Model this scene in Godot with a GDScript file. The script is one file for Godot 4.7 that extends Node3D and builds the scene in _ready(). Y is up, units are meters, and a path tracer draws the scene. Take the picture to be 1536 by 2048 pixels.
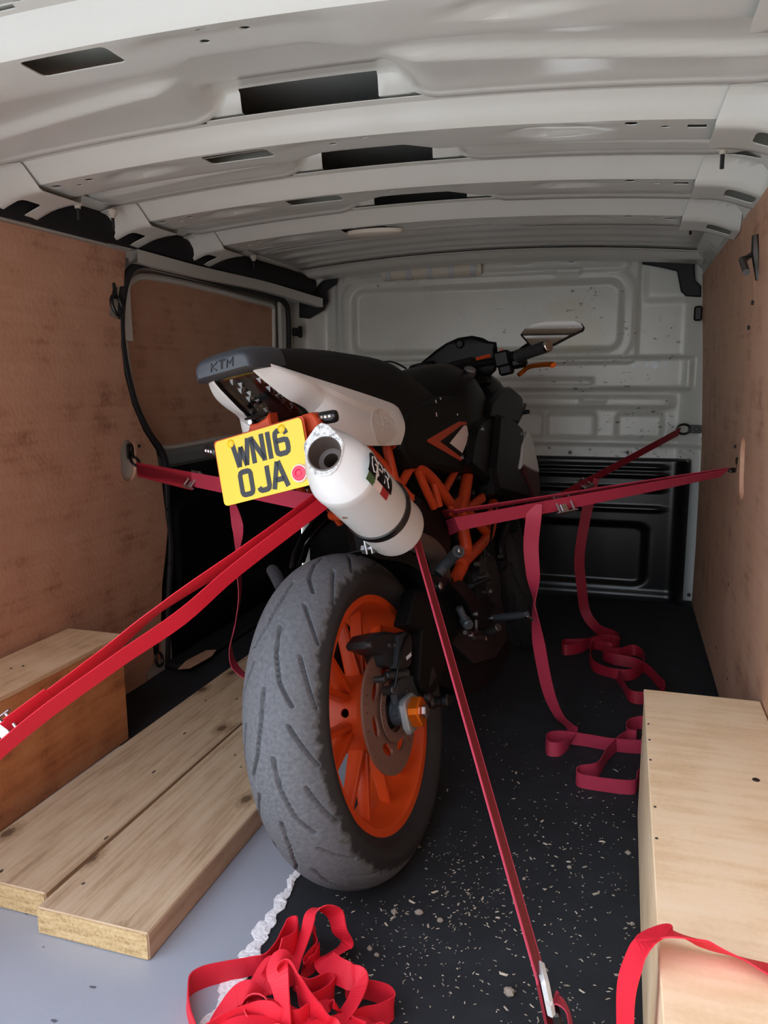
extends Node3D

# ---------------------------------------------------------------- camera numbers (image taken as 1536 x 2048)
const FPX := 1538.0
var cam_pos := Vector3(0.54, 0.92, 0.0)
var cam_basis := Basis()          # x right, y up, z back
var bike_basis := Basis()         # x right, y up, z back (the machine leans on its side stand)
var axle := Vector3()             # rear axle centre in the world
const BIKE_UP := Vector3(0, 0.306, 0)   # axle above the machine's base point
var M := {}                       # materials
var names := {}

func aim(yaw: float, pitch: float, roll: float) -> Basis:
	var f := Vector3(-sin(yaw) * cos(pitch), -sin(pitch), -cos(yaw) * cos(pitch))
	var r := Vector3(cos(yaw), 0, -sin(yaw))
	var u := r.cross(f)
	var r2 := r * cos(roll) + u * sin(roll)
	var u2 := u * cos(roll) - r * sin(roll)
	return Basis(r2, u2, -f)

func ray(x: float, y: float) -> Vector3:
	return cam_basis * Vector3((x - 768.0) / FPX, -(y - 1024.0) / FPX, -1.0)

# pixel -> point on the plane where world coordinate number ax equals val
func wp(x: float, y: float, ax: int, val: float) -> Vector3:
	var d := ray(x, y)
	return cam_pos + d * ((val - cam_pos[ax]) / d[ax])

# pixel -> point of the motorcycle's own frame (origin at the rear axle) on the plane x = lx
func bp(x: float, y: float, lx: float) -> Vector3:
	var inv := bike_basis.transposed()
	var d := inv * ray(x, y)
	var p := inv * (cam_pos - axle)
	return p + d * ((lx - p.x) / d.x)

# the same on the plane z = lz
func bz(x: float, y: float, lz: float) -> Vector3:
	var inv := bike_basis.transposed()
	var d := inv * ray(x, y)
	var p := inv * (cam_pos - axle)
	return p + d * ((lz - p.z) / d.z)

func bike_to_world(p: Vector3) -> Vector3:
	return axle + bike_basis * p

# ---------------------------------------------------------------- mesh builder (faces kept counter-clockwise, written out clockwise)
class G:
	var v := PackedVector3Array()
	var uv := PackedVector2Array()
	var c := PackedColorArray()
	var col := Color.WHITE
	func tri(a: Vector3, b: Vector3, d: Vector3, ua := Vector2.ZERO, ub := Vector2.ZERO, ud := Vector2.ZERO) -> void:
		v.append(a); v.append(b); v.append(d)
		uv.append(ua); uv.append(ub); uv.append(ud)
		c.append(col); c.append(col); c.append(col)
	func quad(a: Vector3, b: Vector3, d: Vector3, e: Vector3, ua := Vector2.ZERO, ub := Vector2(1, 0), ud := Vector2.ONE, ue := Vector2(0, 1)) -> void:
		tri(a, b, d, ua, ub, ud)
		tri(a, d, e, ua, ud, ue)
	func flip(from: int) -> void:
		for i in range(from, v.size(), 3):
			var t := v[i + 1]; v[i + 1] = v[i + 2]; v[i + 2] = t
			var s := uv[i + 1]; uv[i + 1] = uv[i + 2]; uv[i + 2] = s
	func fix(from: int) -> void:
		if v.size() <= from:
			return
		var o := v[from]
		var vol := 0.0
		for i in range(from, v.size(), 3):
			vol += (v[i] - o).dot((v[i + 1] - o).cross(v[i + 2] - o))
		if vol < 0.0:
			flip(from)
	func box(ctr: Vector3, size: Vector3, bv := 0.0, b := Basis(), grain := -1) -> void:
		var from := v.size()
		var h := size * 0.5
		bv = minf(bv, minf(h.x, minf(h.y, h.z)) * 0.9)
		var P := func(sx: float, sy: float, sz: float, ax: int) -> Vector3:
			var q := Vector3(sx * (h.x - (0.0 if ax == 0 else bv)), sy * (h.y - (0.0 if ax == 1 else bv)), sz * (h.z - (0.0 if ax == 2 else bv)))
			return ctr + b * q
		var S := [-1.0, 1.0]
		for ax in 3:
			var a1 := (ax + 1) % 3
			var a2 := (ax + 2) % 3
			for s in S:
				var w := []
				var us := []
				for k in [[-1.0, -1.0], [1.0, -1.0], [1.0, 1.0], [-1.0, 1.0]]:
					var q := Vector3.ZERO
					q[ax] = s; q[a1] = k[0]; q[a2] = k[1]
					w.append(P.call(q.x, q.y, q.z, ax))
					var m := Vector3(q.x * h.x, q.y * h.y, q.z * h.z)
					var u0 := a1
					var v0 := a2
					if grain == a2:
						u0 = a2; v0 = a1
					us.append(Vector2(m[u0], m[v0]))
				if s > 0: quad(w[0], w[1], w[2], w[3], us[0], us[1], us[2], us[3])
				else: quad(w[3], w[2], w[1], w[0], us[3], us[2], us[1], us[0])
		if bv > 0.0:
			for ax in 3:
				var a1 := (ax + 1) % 3
				var a2 := (ax + 2) % 3
				for s1 in S:
					for s2 in S:
						var q0 := Vector3.ZERO
						var q1 := Vector3.ZERO
						q0[ax] = -1.0; q0[a1] = s1; q0[a2] = s2
						q1[ax] = 1.0; q1[a1] = s1; q1[a2] = s2
						var A: Vector3 = P.call(q0.x, q0.y, q0.z, a1)
						var B: Vector3 = P.call(q1.x, q1.y, q1.z, a1)
						var C: Vector3 = P.call(q1.x, q1.y, q1.z, a2)
						var D: Vector3 = P.call(q0.x, q0.y, q0.z, a2)
						var uA := Vector2(-h[ax], 0); var uB := Vector2(h[ax], 0)
						if s1 * s2 > 0: quad(D, C, B, A, uA, uB, uB, uA)
						else: quad(A, B, C, D, uA, uB, uB, uA)
			for sx in S:
				for sy in S:
					for sz in S:
						var A: Vector3 = P.call(sx, sy, sz, 0)
						var B: Vector3 = P.call(sx, sy, sz, 1)
						var C: Vector3 = P.call(sx, sy, sz, 2)
						if sx * sy * sz > 0: tri(A, B, C)
						else: tri(A, C, B)
		fix(from)
	func loft(rings: Array, closed := true, cap0 := true, cap1 := true, vs := 1.0) -> void:
		var from := v.size()
		var n: int = rings[0].size()
		var m := n if closed else n - 1
		var lv := 0.0
		for i in rings.size() - 1:
			var r0: PackedVector3Array = rings[i]
			var r1: PackedVector3Array = rings[i + 1]
			var l2 := lv + (r1[0] - r0[0]).length() * vs
			for j in m:
				var k := (j + 1) % n
				quad(r0[j], r0[k], r1[k], r1[j], Vector2(float(j) / m, lv), Vector2(float(j + 1) / m, lv), Vector2(float(j + 1) / m, l2), Vector2(float(j) / m, l2))
			lv = l2
		for cp in [[cap0, 0], [cap1, rings.size() - 1]]:
			if cp[0]:
				var r: PackedVector3Array = rings[cp[1]]
				var o := Vector3.ZERO
				for p in r: o += p
				o /= n
				for j in m:
					var k := (j + 1) % n
					if cp[1] == 0: tri(o, r[k], r[j])
					else: tri(o, r[j], r[k])
		if closed:
			fix(from)
	func tube(pts: PackedVector3Array, rad, sides := 10, caps := true, loop := false, squash := 1.0, up := Vector3.ZERO) -> void:
		var rings := []
		var n := pts.size()
		var nrm := up
		for i in n:
			var a := pts[(i - 1 + n) % n] if (loop or i > 0) else pts[i]
			var b := pts[(i + 1) % n] if (loop or i < n - 1) else pts[i]
			var t := (b - a).normalized()
			if nrm == Vector3.ZERO:
				nrm = t.cross(Vector3.UP if absf(t.y) < 0.9 else Vector3.RIGHT)
			nrm = (nrm - t * nrm.dot(t)).normalized()
			var bn := t.cross(nrm)
			var r: float = rad[i] if rad is Array or rad is PackedFloat32Array else rad
			var ring := PackedVector3Array()
			for j in sides:
				var an := TAU * j / sides
				ring.append(pts[i] + (nrm * cos(an) + bn * sin(an) * squash) * r)
			rings.append(ring)
		if loop: rings.append(rings[0])
		loft(rings, true, caps and not loop, caps and not loop)
	func cyl(a: Vector3, b: Vector3, r: float, sides := 16, bv := 0.0, r2 := -1.0) -> void:
		var rb := r if r2 < 0 else r2
		var d := (b - a).normalized()
		if bv > 0.0:
			tube(PackedVector3Array([a, a + d * bv, b - d * bv, b]), [r - bv, r, rb, rb - bv], sides)
		else:
			tube(PackedVector3Array([a, b]), [r, rb], sides)
	# profile: (radius, offset along axis); closed profiles are rings, open ones are sealed at the axis if radius 0
	func lathe(prof: PackedVector2Array, o: Vector3, ax: Vector3, segs := 32, closed := false, a0 := 0.0, a1 := TAU) -> void:
		var from := v.size()
		var e1 := ax.cross(Vector3.UP if absf(ax.y) < 0.9 else Vector3.RIGHT).normalized()
		var e2 := ax.cross(e1)
		var n := prof.size()
		var m := n if closed else n - 1
		for i in segs:
			var t0 := a0 + (a1 - a0) * i / segs
			var t1 := a0 + (a1 - a0) * (i + 1) / segs
			var d0 := e1 * cos(t0) + e2 * sin(t0)
			var d1 := e1 * cos(t1) + e2 * sin(t1)
			for j in m:
				var p := prof[j]
				var q := prof[(j + 1) % n]
				var A := o + d0 * p.x + ax * p.y
				var B := o + d1 * p.x + ax * p.y
				var C := o + d1 * q.x + ax * q.y
				var D := o + d0 * q.x + ax * q.y
				var u0 := float(i) / segs
				var u1 := float(i + 1) / segs
				if p.x > 1e-6: tri(A, B, C, Vector2(u0, p.y), Vector2(u1, p.y), Vector2(u1, q.y))
				if q.x > 1e-6: tri(A, C, D, Vector2(u0, p.y), Vector2(u1, q.y), Vector2(u0, q.y))
		fix(from)
	# polygon in a plane (o + ex*x + ey*y), thick along n, chamfered
	func prism(poly: PackedVector2Array, o: Vector3, ex: Vector3, ey: Vector3, n: Vector3, bv := 0.0, uvs := 1.0) -> void:
		var from := v.size()
		if Geometry2D.is_polygon_clockwise(poly):
			poly = poly.duplicate(); poly.reverse()
		var k := poly.size()
		var ins := PackedVector2Array()
		for i in k:
			var p := poly[i]
			var d0 := (p - poly[(i - 1 + k) % k]).normalized()
			var d1 := (poly[(i + 1) % k] - p).normalized()
			var n0 := Vector2(-d0.y, d0.x)
			var n1 := Vector2(-d1.y, d1.x)
			var mt := (n0 + n1)
			var s := maxf(0.35, 1.0 + n0.dot(n1))
			ins.append(p + mt / s * bv)
		var T := Geometry2D.triangulate_polygon(ins)
		var nn := n.normalized()
		var at := func(q: Vector2, h: Vector3) -> Vector3: return o + ex * q.x + ey * q.y + h
		for i in range(0, T.size(), 3):
			var a := ins[T[i]]; var b := ins[T[i + 1]]; var d := ins[T[i + 2]]
			if (b - a).cross(d - a) < 0:
				var t := b; b = d; d = t
			tri(at.call(a, n), at.call(b, n), at.call(d, n), a * uvs, b * uvs, d * uvs)
			tri(at.call(a, Vector3.ZERO), at.call(d, Vector3.ZERO), at.call(b, Vector3.ZERO), a * uvs, d * uvs, b * uvs)
		var hb := nn * bv
		for i in k:
			var j := (i + 1) % k
			var A: Vector3 = at.call(poly[i], hb)
			var B: Vector3 = at.call(poly[j], hb)
			var C: Vector3 = at.call(poly[j], n - hb)
			var D: Vector3 = at.call(poly[i], n - hb)
			quad(A, B, C, D, poly[i] * uvs, poly[j] * uvs, poly[j] * uvs, poly[i] * uvs)
			if bv > 0.0:
				quad(D, C, at.call(ins[j], n), at.call(ins[i], n), poly[i] * uvs, poly[j] * uvs, poly[j] * uvs, poly[i] * uvs)
				quad(at.call(ins[i], Vector3.ZERO), at.call(ins[j], Vector3.ZERO), B, A, poly[i] * uvs, poly[j] * uvs, poly[j] * uvs, poly[i] * uvs)
		fix(from)
	# sheet cut to an outline with holes, bent by f(point, depth)
	func sheet(outer: PackedVector2Array, holes: Array, cell: Vector2, f: Callable, th: float) -> void:
		var lo := outer[0]
		var hi := outer[0]
		for p in outer:
			lo = lo.min(p); hi = hi.max(p)
		var nx := maxi(1, ceili((hi.x - lo.x) / cell.x))
		var ny := maxi(1, ceili((hi.y - lo.y) / cell.y))
		var dx := (hi.x - lo.x) / nx
		var dy := (hi.y - lo.y) / ny
		for i in nx:
			for j in ny:
				var a := lo + Vector2(i * dx, j * dy)
				var polys := Geometry2D.intersect_polygons(outer, PackedVector2Array([a, a + Vector2(dx, 0), a + Vector2(dx, dy), a + Vector2(0, dy)]))
				for hole in holes:
					var left := []
					for p in polys:
						for r in Geometry2D.clip_polygons(p, hole):
							if not Geometry2D.is_polygon_clockwise(r):
								left.append(r)
					polys.assign(left)
				for p in polys:
					var T := Geometry2D.triangulate_polygon(p)
					for k in range(0, T.size(), 3):
						var q0: Vector2 = p[T[k]]; var q1: Vector2 = p[T[k + 1]]; var q2: Vector2 = p[T[k + 2]]
						var A: Vector3 = f.call(q0, 0.0); var B: Vector3 = f.call(q1, 0.0); var C: Vector3 = f.call(q2, 0.0)
						var out: Vector3 = A - f.call(q0, th)
						if (B - A).cross(C - A).dot(out) < 0.0:
							var t := B; B = C; C = t
							var s := q1; q1 = q2; q2 = s
						tri(A, B, C, q0, q1, q2)
						tri(f.call(q0, th), f.call(q2, th), f.call(q1, th), q0, q2, q1)
		var loops := [outer] + holes
		for li in loops.size():
			var lp: PackedVector2Array = loops[li]
			var cwise := Geometry2D.is_polygon_clockwise(lp)
			for i in lp.size():
				var p := lp[i]
				var q := lp[(i + 1) % lp.size()]
				var ns := maxi(1, ceili(maxf(absf(q.x - p.x) / dx, absf(q.y - p.y) / dy)))
				for s in ns:
					var a := p.lerp(q, float(s) / ns)
					var b := p.lerp(q, float(s + 1) / ns)
					if cwise != (li > 0): quad(f.call(a, 0.0), f.call(b, 0.0), f.call(b, th), f.call(a, th), a, b, b, a)
					else: quad(f.call(b, 0.0), f.call(a, 0.0), f.call(a, th), f.call(b, th), b, a, a, b)
	# ruled skin between two edge curves, thick along -out
	func skin(rows: Array, th: Vector3) -> void:
		var from := v.size()
		var nr := rows.size()
		var nc: int = rows[0].size()
		for i in nr - 1:
			for j in nc - 1:
				var a: Vector3 = rows[i][j]; var b: Vector3 = rows[i][j + 1]
				var d: Vector3 = rows[i + 1][j + 1]; var e: Vector3 = rows[i + 1][j]
				var u := Vector2(float(j) / (nc - 1), float(i) / (nr - 1))
				var w := Vector2(float(j + 1) / (nc - 1), float(i + 1) / (nr - 1))
				quad(a, b, d, e, u, Vector2(w.x, u.y), w, Vector2(u.x, w.y))
				quad(e + th, d + th, b + th, a + th, Vector2(u.x, w.y), w, Vector2(w.x, u.y), u)
		for j in nc - 1:
			quad(rows[0][j + 1], rows[0][j], rows[0][j] + th, rows[0][j + 1] + th)
			quad(rows[nr - 1][j], rows[nr - 1][j + 1], rows[nr - 1][j + 1] + th, rows[nr - 1][j] + th)
		for i in nr - 1:
			quad(rows[i][0], rows[i + 1][0], rows[i + 1][0] + th, rows[i][0] + th)
			quad(rows[i + 1][nc - 1], rows[i][nc - 1], rows[i][nc - 1] + th, rows[i + 1][nc - 1] + th)
		fix(from)
	func mesh(crease := 40.0) -> ArrayMesh:
		var n := v.size()
		var fn := PackedVector3Array()
		fn.resize(n / 3)
		var at := {}
		var lim := cos(deg_to_rad(crease))
		var keys := []
		keys.resize(n)
		for i in n / 3:
			fn[i] = (v[i * 3 + 1] - v[i * 3]).cross(v[i * 3 + 2] - v[i * 3])
			for k in 3:
				var p := v[i * 3 + k]
				var key := Vector3i(roundi(p.x * 20000), roundi(p.y * 20000), roundi(p.z * 20000))
				keys[i * 3 + k] = key
				if at.has(key): at[key].append(i)
				else: at[key] = PackedInt32Array([i])
		var nn := PackedVector3Array(); nn.resize(n)
		var ov := PackedVector3Array(); ov.resize(n)
		var ou := PackedVector2Array(); ou.resize(n)
		var oc := PackedColorArray(); oc.resize(n)
		var unit := PackedVector3Array(); unit.resize(n / 3)
		for i in n / 3: unit[i] = fn[i].normalized()
		for i in n / 3:
			for k in 3:
				var s := Vector3.ZERO
				for t in at[keys[i * 3 + k]]:
					if unit[t].dot(unit[i]) > lim: s += fn[t]
				var w: int = i * 3 + [0, 2, 1][k]
				ov[w] = v[i * 3 + k]; ou[w] = uv[i * 3 + k]; oc[w] = c[i * 3 + k]
				nn[w] = s.normalized() if s.length_squared() > 1e-20 else Vector3.UP
		var A := []
		A.resize(Mesh.ARRAY_MAX)
		A[Mesh.ARRAY_VERTEX] = ov; A[Mesh.ARRAY_NORMAL] = nn; A[Mesh.ARRAY_TEX_UV] = ou; A[Mesh.ARRAY_COLOR] = oc
		var m := ArrayMesh.new()
		m.add_surface_from_arrays(Mesh.PRIMITIVE_TRIANGLES, A)
		return m

# smooth regular grid; f(i, j) -> Vector3, g(i, j) -> Color; flip turns the faces over
func grid_mesh(nx: int, ny: int, f: Callable, turn := false, wrap := false, paint = null, uvf = null, skip = null) -> ArrayMesh:
	var st := SurfaceTool.new()
	st.begin(Mesh.PRIMITIVE_TRIANGLES)
	st.set_smooth_group(0)
	for i in nx + 1:
		for j in ny + 1:
			if paint != null: st.set_color(paint.call(i, j))
			st.set_uv(uvf.call(i, j) if uvf != null else Vector2(float(i) / nx, float(j) / ny))
			st.add_vertex(f.call(i % nx if wrap else i, j))
	var w := ny + 1
	for i in nx:
		for j in ny:
			if skip != null and skip.call(i, j): continue
			var a := i * w + j
			var b := a + 1
			var d := (i + 1) * w + j + 1
			var e := (i + 1) * w + j
			if turn:
				for k in [a, d, b, a, e, d]: st.add_index(k)
			else:
				for k in [a, b, d, a, d, e]: st.add_index(k)
	st.generate_normals()
	return st.commit()

# ---------------------------------------------------------------- naming
func numbered(called: String) -> String:
	if not names.has(called):
		names[called] = 0
		return called
	names[called] += 1
	return "%s_%03d" % [called, names[called]]

func put(o: Node3D, called: String, parent: Node) -> Node3D:
	if parent == self:
		o.name = numbered(called)
		add_child(o)
	else:
		o.name = called
		parent.add_child(o, true)
	return o

func obj(called: String, g, m: Material, parent: Node = self, crease := 40.0) -> MeshInstance3D:
	var o := MeshInstance3D.new()
	o.mesh = g.mesh(crease) if g is G else g
	o.material_override = m
	put(o, called, parent)
	return o

func tag(o: Node, label: String, category: String, group := "", kind := "") -> Node:
	if label: o.set_meta("label", label)
	if category: o.set_meta("category", category)
	if group: o.set_meta("group", group)
	if kind: o.set_meta("kind", kind)
	return o

func thing(called: String, label: String, category: String, at := Vector3.ZERO, group := "") -> Node3D:
	var o := Node3D.new()
	put(o, called, self)
	o.position = at
	tag(o, label, category, group)
	return o

func setting(called: String, label: String, category: String) -> Node3D:
	var o := Node3D.new()
	put(o, called, self)
	tag(o, label, category, "", "structure")
	return o

# ---------------------------------------------------------------- curves
func spline(pts: Array, per := 8, loop := false) -> PackedVector3Array:
	var out := PackedVector3Array()
	var n := pts.size()
	for i in (n if loop else n - 1):
		var p0: Vector3 = pts[(i - 1 + n) % n] if (loop or i > 0) else pts[0]
		var p1: Vector3 = pts[i]
		var p2: Vector3 = pts[(i + 1) % n]
		var p3: Vector3 = pts[(i + 2) % n] if (loop or i < n - 2) else pts[n - 1]
		for k in per:
			out.append(p1.cubic_interpolate(p2, p0, p3, float(k) / per))
	if not loop: out.append(pts[n - 1])
	return out

func smooth(a: float, b: float, x: float) -> float:
	return smoothstep(a, b, x)

# signed distance to a rounded rectangle
func rrect(p: Vector2, c: Vector2, h: Vector2, r: float) -> float:
	var q := (p - c).abs() - h + Vector2(r, r)
	return Vector2(maxf(q.x, 0), maxf(q.y, 0)).length() + minf(maxf(q.x, q.y), 0.0) - r

func ellipse(c: Vector2, r: Vector2, n := 20) -> PackedVector2Array:
	var o := PackedVector2Array()
	for i in n:
		o.append(c + Vector2(cos(TAU * i / n) * r.x, sin(TAU * i / n) * r.y))
	return o

func stadium(c: Vector2, hw: float, hh: float, n := 8) -> PackedVector2Array:
	var o := PackedVector2Array()
	for i in n + 1:
		o.append(c + Vector2(cos(PI * i / n) * hw, hh - hw + sin(PI * i / n) * hw))
	for i in n + 1:
		o.append(c + Vector2(-cos(PI * i / n) * hw, -hh + hw - sin(PI * i / n) * hw))
	return o

func rect2(a: Vector2, b: Vector2, r := 0.0, n := 4) -> PackedVector2Array:
	if r <= 0.0:
		return PackedVector2Array([a, Vector2(b.x, a.y), b, Vector2(a.x, b.y)])
	var o := PackedVector2Array()
	var cs := [[Vector2(b.x - r, b.y - r), 0.0], [Vector2(a.x + r, b.y - r), 0.5], [Vector2(a.x + r, a.y + r), 1.0], [Vector2(b.x - r, a.y + r), 1.5]]
	for k in cs:
		for i in n + 1:
			var an: float = PI * (k[1] + 0.5 * i / n)
			o.append(k[0] + Vector2(cos(an), sin(an)) * r)
	return o

# ---------------------------------------------------------------- materials
func noise_img(sd: int, freq: float, w: int, h: int, oct := 4, kind := FastNoiseLite.TYPE_SIMPLEX_SMOOTH) -> Image:
	var n := FastNoiseLite.new()
	n.seed = sd; n.frequency = freq; n.noise_type = kind
	n.fractal_octaves = oct
	return n.get_seamless_image(w, h)

func mixed(imgs: Array, amounts: Array, size: int, ramp: Gradient) -> ImageTexture:
	var data := []
	for im in imgs:
		im.resize(size, size, Image.INTERPOLATE_CUBIC)
		im.convert(Image.FORMAT_L8)
		data.append(im.get_data())
	var out := Image.create(size, size, false, Image.FORMAT_RGB8)
	var lut := []
	for i in 256: lut.append(ramp.sample(i / 255.0))
	var bytes := PackedByteArray()
	bytes.resize(size * size * 3)
	for i in size * size:
		var t := 128.0
		for k in data.size():
			t += (float(data[k][i]) - 128.0) * amounts[k]
		var cl: Color = lut[clampi(int(t), 0, 255)]
		bytes[i * 3] = int(cl.r * 255.0); bytes[i * 3 + 1] = int(cl.g * 255.0); bytes[i * 3 + 2] = int(cl.b * 255.0)
	out.set_data(size, size, false, Image.FORMAT_RGB8, bytes)
	return ImageTexture.create_from_image(out)

func ramp(pairs: Array) -> Gradient:
	var g := Gradient.new()
	var off := PackedFloat32Array()
	var cols := PackedColorArray()
	for p in pairs:
		off.append(p[0]); cols.append(p[1])
	g.offsets = off; g.colors = cols
	return g

func c8(r: int, g: int, b: int) -> Color:
	return Color8(r, g, b)

func mat(key: String, col: Color, rough := 0.5, metal := 0.0) -> StandardMaterial3D:
	var m := StandardMaterial3D.new()
	m.albedo_color = col; m.roughness = rough; m.metallic = metal
	M[key] = m
	return m

func tex(m: StandardMaterial3D, t: Texture2D, scale: float, tri := true) -> void:
	m.albedo_texture = t
	m.uv1_triplanar = tri
	m.uv1_scale = Vector3.ONE * scale

func bump(m: StandardMaterial3D, im: Image, amount: float, scale := -1.0, tri := true) -> void:
	var b := im.duplicate()
	b.convert(Image.FORMAT_L8)
	b.bump_map_to_normal_map(1.0)
	m.normal_enabled = true
	m.normal_texture = ImageTexture.create_from_image(b)
	m.normal_scale = amount
	m.uv1_triplanar = tri
	if scale > 0: m.uv1_scale = Vector3.ONE * scale

func materials() -> void:
	var A := noise_img(11, 0.012, 512, 512, 4)
	var fine := noise_img(12, 0.12, 512, 512, 3)
	var streak_src := noise_img(13, 0.03, 96, 1024, 4)
	var streak := streak_src.get_region(Rect2i(0, 0, 24, 1024))
	# plywood of the linings: red-brown veneer with dirty scuffs
	var m := mat("ply_lining", Color.WHITE, 0.58)
	tex(m, mixed([A.duplicate(), streak.duplicate(), fine.duplicate()], [0.5, 0.3, 0.2], 1024, ramp([[0.0, c8(122, 84, 64)], [0.22, c8(176, 130, 104)], [0.4, c8(202, 155, 126)], [0.75, c8(210, 165, 137)], [1.0, c8(218, 178, 152)]])), 1.0, false)
	bump(m, fine, 0.25, 1.0, false)
	m = mat("ply_box", Color.WHITE, 0.5)
	tex(m, mixed([noise_img(31, 0.008, 512, 512, 3), noise_img(32, 0.05, 48, 512, 4), fine.duplicate()], [0.35, 0.38, 0.15], 512, ramp([[0.0, c8(192, 152, 108)], [0.3, c8(226, 192, 150)], [0.55, c8(238, 208, 170)], [1.0, c8(244, 220, 188)]])), 1.6, false)
	m = mat("ply_box_old", Color.WHITE, 0.55)
	tex(m, mixed([noise_img(41, 0.01, 512, 512, 4), noise_img(42, 0.05, 48, 512, 4), fine.duplicate()], [0.6, 0.4, 0.2], 512, ramp([[0.0, c8(136, 84, 48)], [0.3, c8(188, 122, 74)], [0.55, c8(206, 140, 88)], [1.0, c8(220, 162, 112)]])), 1.4, false)
	m = mat("ply_lid", Color.WHITE, 0.6)
	tex(m, mixed([noise_img(43, 0.012, 512, 512, 4), noise_img(44, 0.05, 48, 512, 4), fine.duplicate()], [0.5, 0.35, 0.2], 512, ramp([[0.0, c8(160, 124, 88)], [0.3, c8(208, 172, 132)], [0.55, c8(224, 190, 150)], [1.0, c8(234, 206, 170)]])), 1.4, false)
	# sawn softwood planks, weathered
	for k in 2:
		m = mat("plank%d" % k, Color.WHITE, 0.75)
		var gr := noise_img(60 + k, 0.02, 64, 1024, 5).get_region(Rect2i(0, 0, 14, 1024))
		var gr2 := noise_img(64 + k, 0.06, 64, 1024, 3).get_region(Rect2i(0, 0, 30, 1024))
		var t := mixed([gr, gr2, noise_img(66 + k, 0.012, 512, 512, 4), fine.duplicate()], [0.34, 0.22, 0.5, 0.15], 1024, ramp([[0.0, c8(128, 104, 76)], [0.25, c8(170, 142, 110)], [0.5, c8(190, 163, 130)], [0.75, c8(198, 174, 144)], [1.0, c8(212, 190, 160)]]))
		var im := t.get_image()
		knots(im, k)
		m.albedo_texture = ImageTexture.create_from_image(im)
		m.uv1_scale = Vector3(0.72, 3.6, 1)
		bump(m, gr2, 0.35, -1, false)
	m = mat("plank_end", Color.WHITE, 0.85)
	tex(m, mixed([noise_img(71, 0.03, 512, 512, 5), fine.duplicate(), noise_img(72, 0.03, 24, 512, 3)], [0.4, 0.6, 0.4], 512, ramp([[0.0, c8(120, 92, 58)], [0.4, c8(190, 160, 112)], [1.0, c8(222, 198, 152)]])), 6.0)
	# painted steel
	m = mat("white_paint", c8(212, 214, 208), 0.3)
	m.clearcoat_enabled = true; m.clearcoat = 0.4; m.clearcoat_roughness = 0.15
	tex(m, mixed([noise_img(81, 0.01, 256, 256, 3), noise_img(82, 0.2, 256, 256, 2)], [0.4, 0.15], 256, ramp([[0.0, c8(238, 236, 230)], [1.0, c8(255, 255, 255)]])), 1.5)
	m = mat("steel_shell", c8(196, 198, 194), 0.45)
	m = mat("bulk_paint", Color.WHITE, 0.36)
	m.clearcoat_enabled = true; m.clearcoat = 0.3; m.clearcoat_roughness = 0.2
	var scuffed := mixed([noise_img(83, 0.012, 512, 512, 4), noise_img(84, 0.15, 512, 512, 3)], [0.35, 0.1], 1024, ramp([[0.0, c8(186, 186, 176)], [0.5, c8(206, 208, 200)], [1.0, c8(214, 216, 210)]]))
	var sim := scuffed.get_image()
	scuffs(sim)
	m.albedo_texture = ImageTexture.create_from_image(sim)
	mat("black_plastic", c8(12, 12, 14), 0.28)
	mat("black_satin", c8(18, 18, 19), 0.42)
	mat("black_matt", c8(24, 24, 26), 0.6)
	mat("rubber", c8(24, 24, 25), 0.7)
	mat("glove_fabric", c8(14, 14, 17), 0.85)
	mat("steel", c8(170, 170, 172), 0.3, 1.0)
	mat("zinc", c8(190, 190, 192), 0.35, 1.0)
	mat("dark_steel", c8(70, 66, 64), 0.45, 0.8)
	mat("cream", c8(206, 200, 184), 0.5)
	mat("bright_band", c8(186, 190, 192), 0.35)
	mat("galv", c8(150, 156, 158), 0.4, 0.6)
	m = mat("mat_black", Color.WHITE, 0.82)
	tex(m, mixed([noise_img(91, 0.01, 512, 512, 4), noise_img(92, 0.35, 512, 512, 2)], [0.5, 0.55], 512, ramp([[0.0, c8(16, 17, 20)], [0.5, c8(26, 28, 32)], [0.8, c8(34, 36, 41)], [1.0, c8(56, 58, 62)]])), 2.0)
	bump(m, noise_img(93, 0.3, 512, 512, 2), 0.5)
	m = mat("grey_sheet", Color.WHITE, 0.3)
	var gim := mixed([noise_img(95, 0.01, 512, 512, 3), noise_img(96, 0.2, 512, 512, 2)], [0.2, 0.08], 1024, ramp([[0.0, c8(144, 148, 156)], [0.5, c8(158, 162, 170)], [1.0, c8(166, 170, 176)]])).get_image()
	scratches(gim)
	m.albedo_texture = ImageTexture.create_from_image(gim)
	m.uv1_scale = Vector3(1, 1, 1)
	m = mat("torn_white", Color.WHITE, 0.9)
	tex(m, mixed([noise_img(97, 0.06, 256, 256, 4)], [1.0], 256, ramp([[0.0, c8(196, 192, 188)], [0.5, c8(232, 228, 226)], [1.0, c8(244, 242, 240)]])), 8.0)
	bump(m, noise_img(98, 0.06, 256, 256, 4), 1.5)
	m = mat("tarmac", Color.WHITE, 0.9)
	tex(m, mixed([noise_img(99, 0.2, 256, 256, 3)], [0.8], 256, ramp([[0.0, c8(140, 142, 144)], [1.0, c8(186, 188, 190)]])), 0.8)
	m = mat("added_wall_brown", Color.WHITE, 0.9)
	tex(m, mixed([noise_img(100, 0.05, 256, 256, 4)], [0.8], 256, ramp([[0.0, c8(92, 58, 44)], [1.0, c8(128, 84, 66)]])), 0.5)
	# webbing
	var rib := Image.create(32, 256, false, Image.FORMAT_L8)
	for y in 256:
		for x in 32:
			rib.set_pixel(x, y, Color.from_hsv(0, 0, 0.5 + 0.5 * sin(TAU * y / 16.0)))
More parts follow.
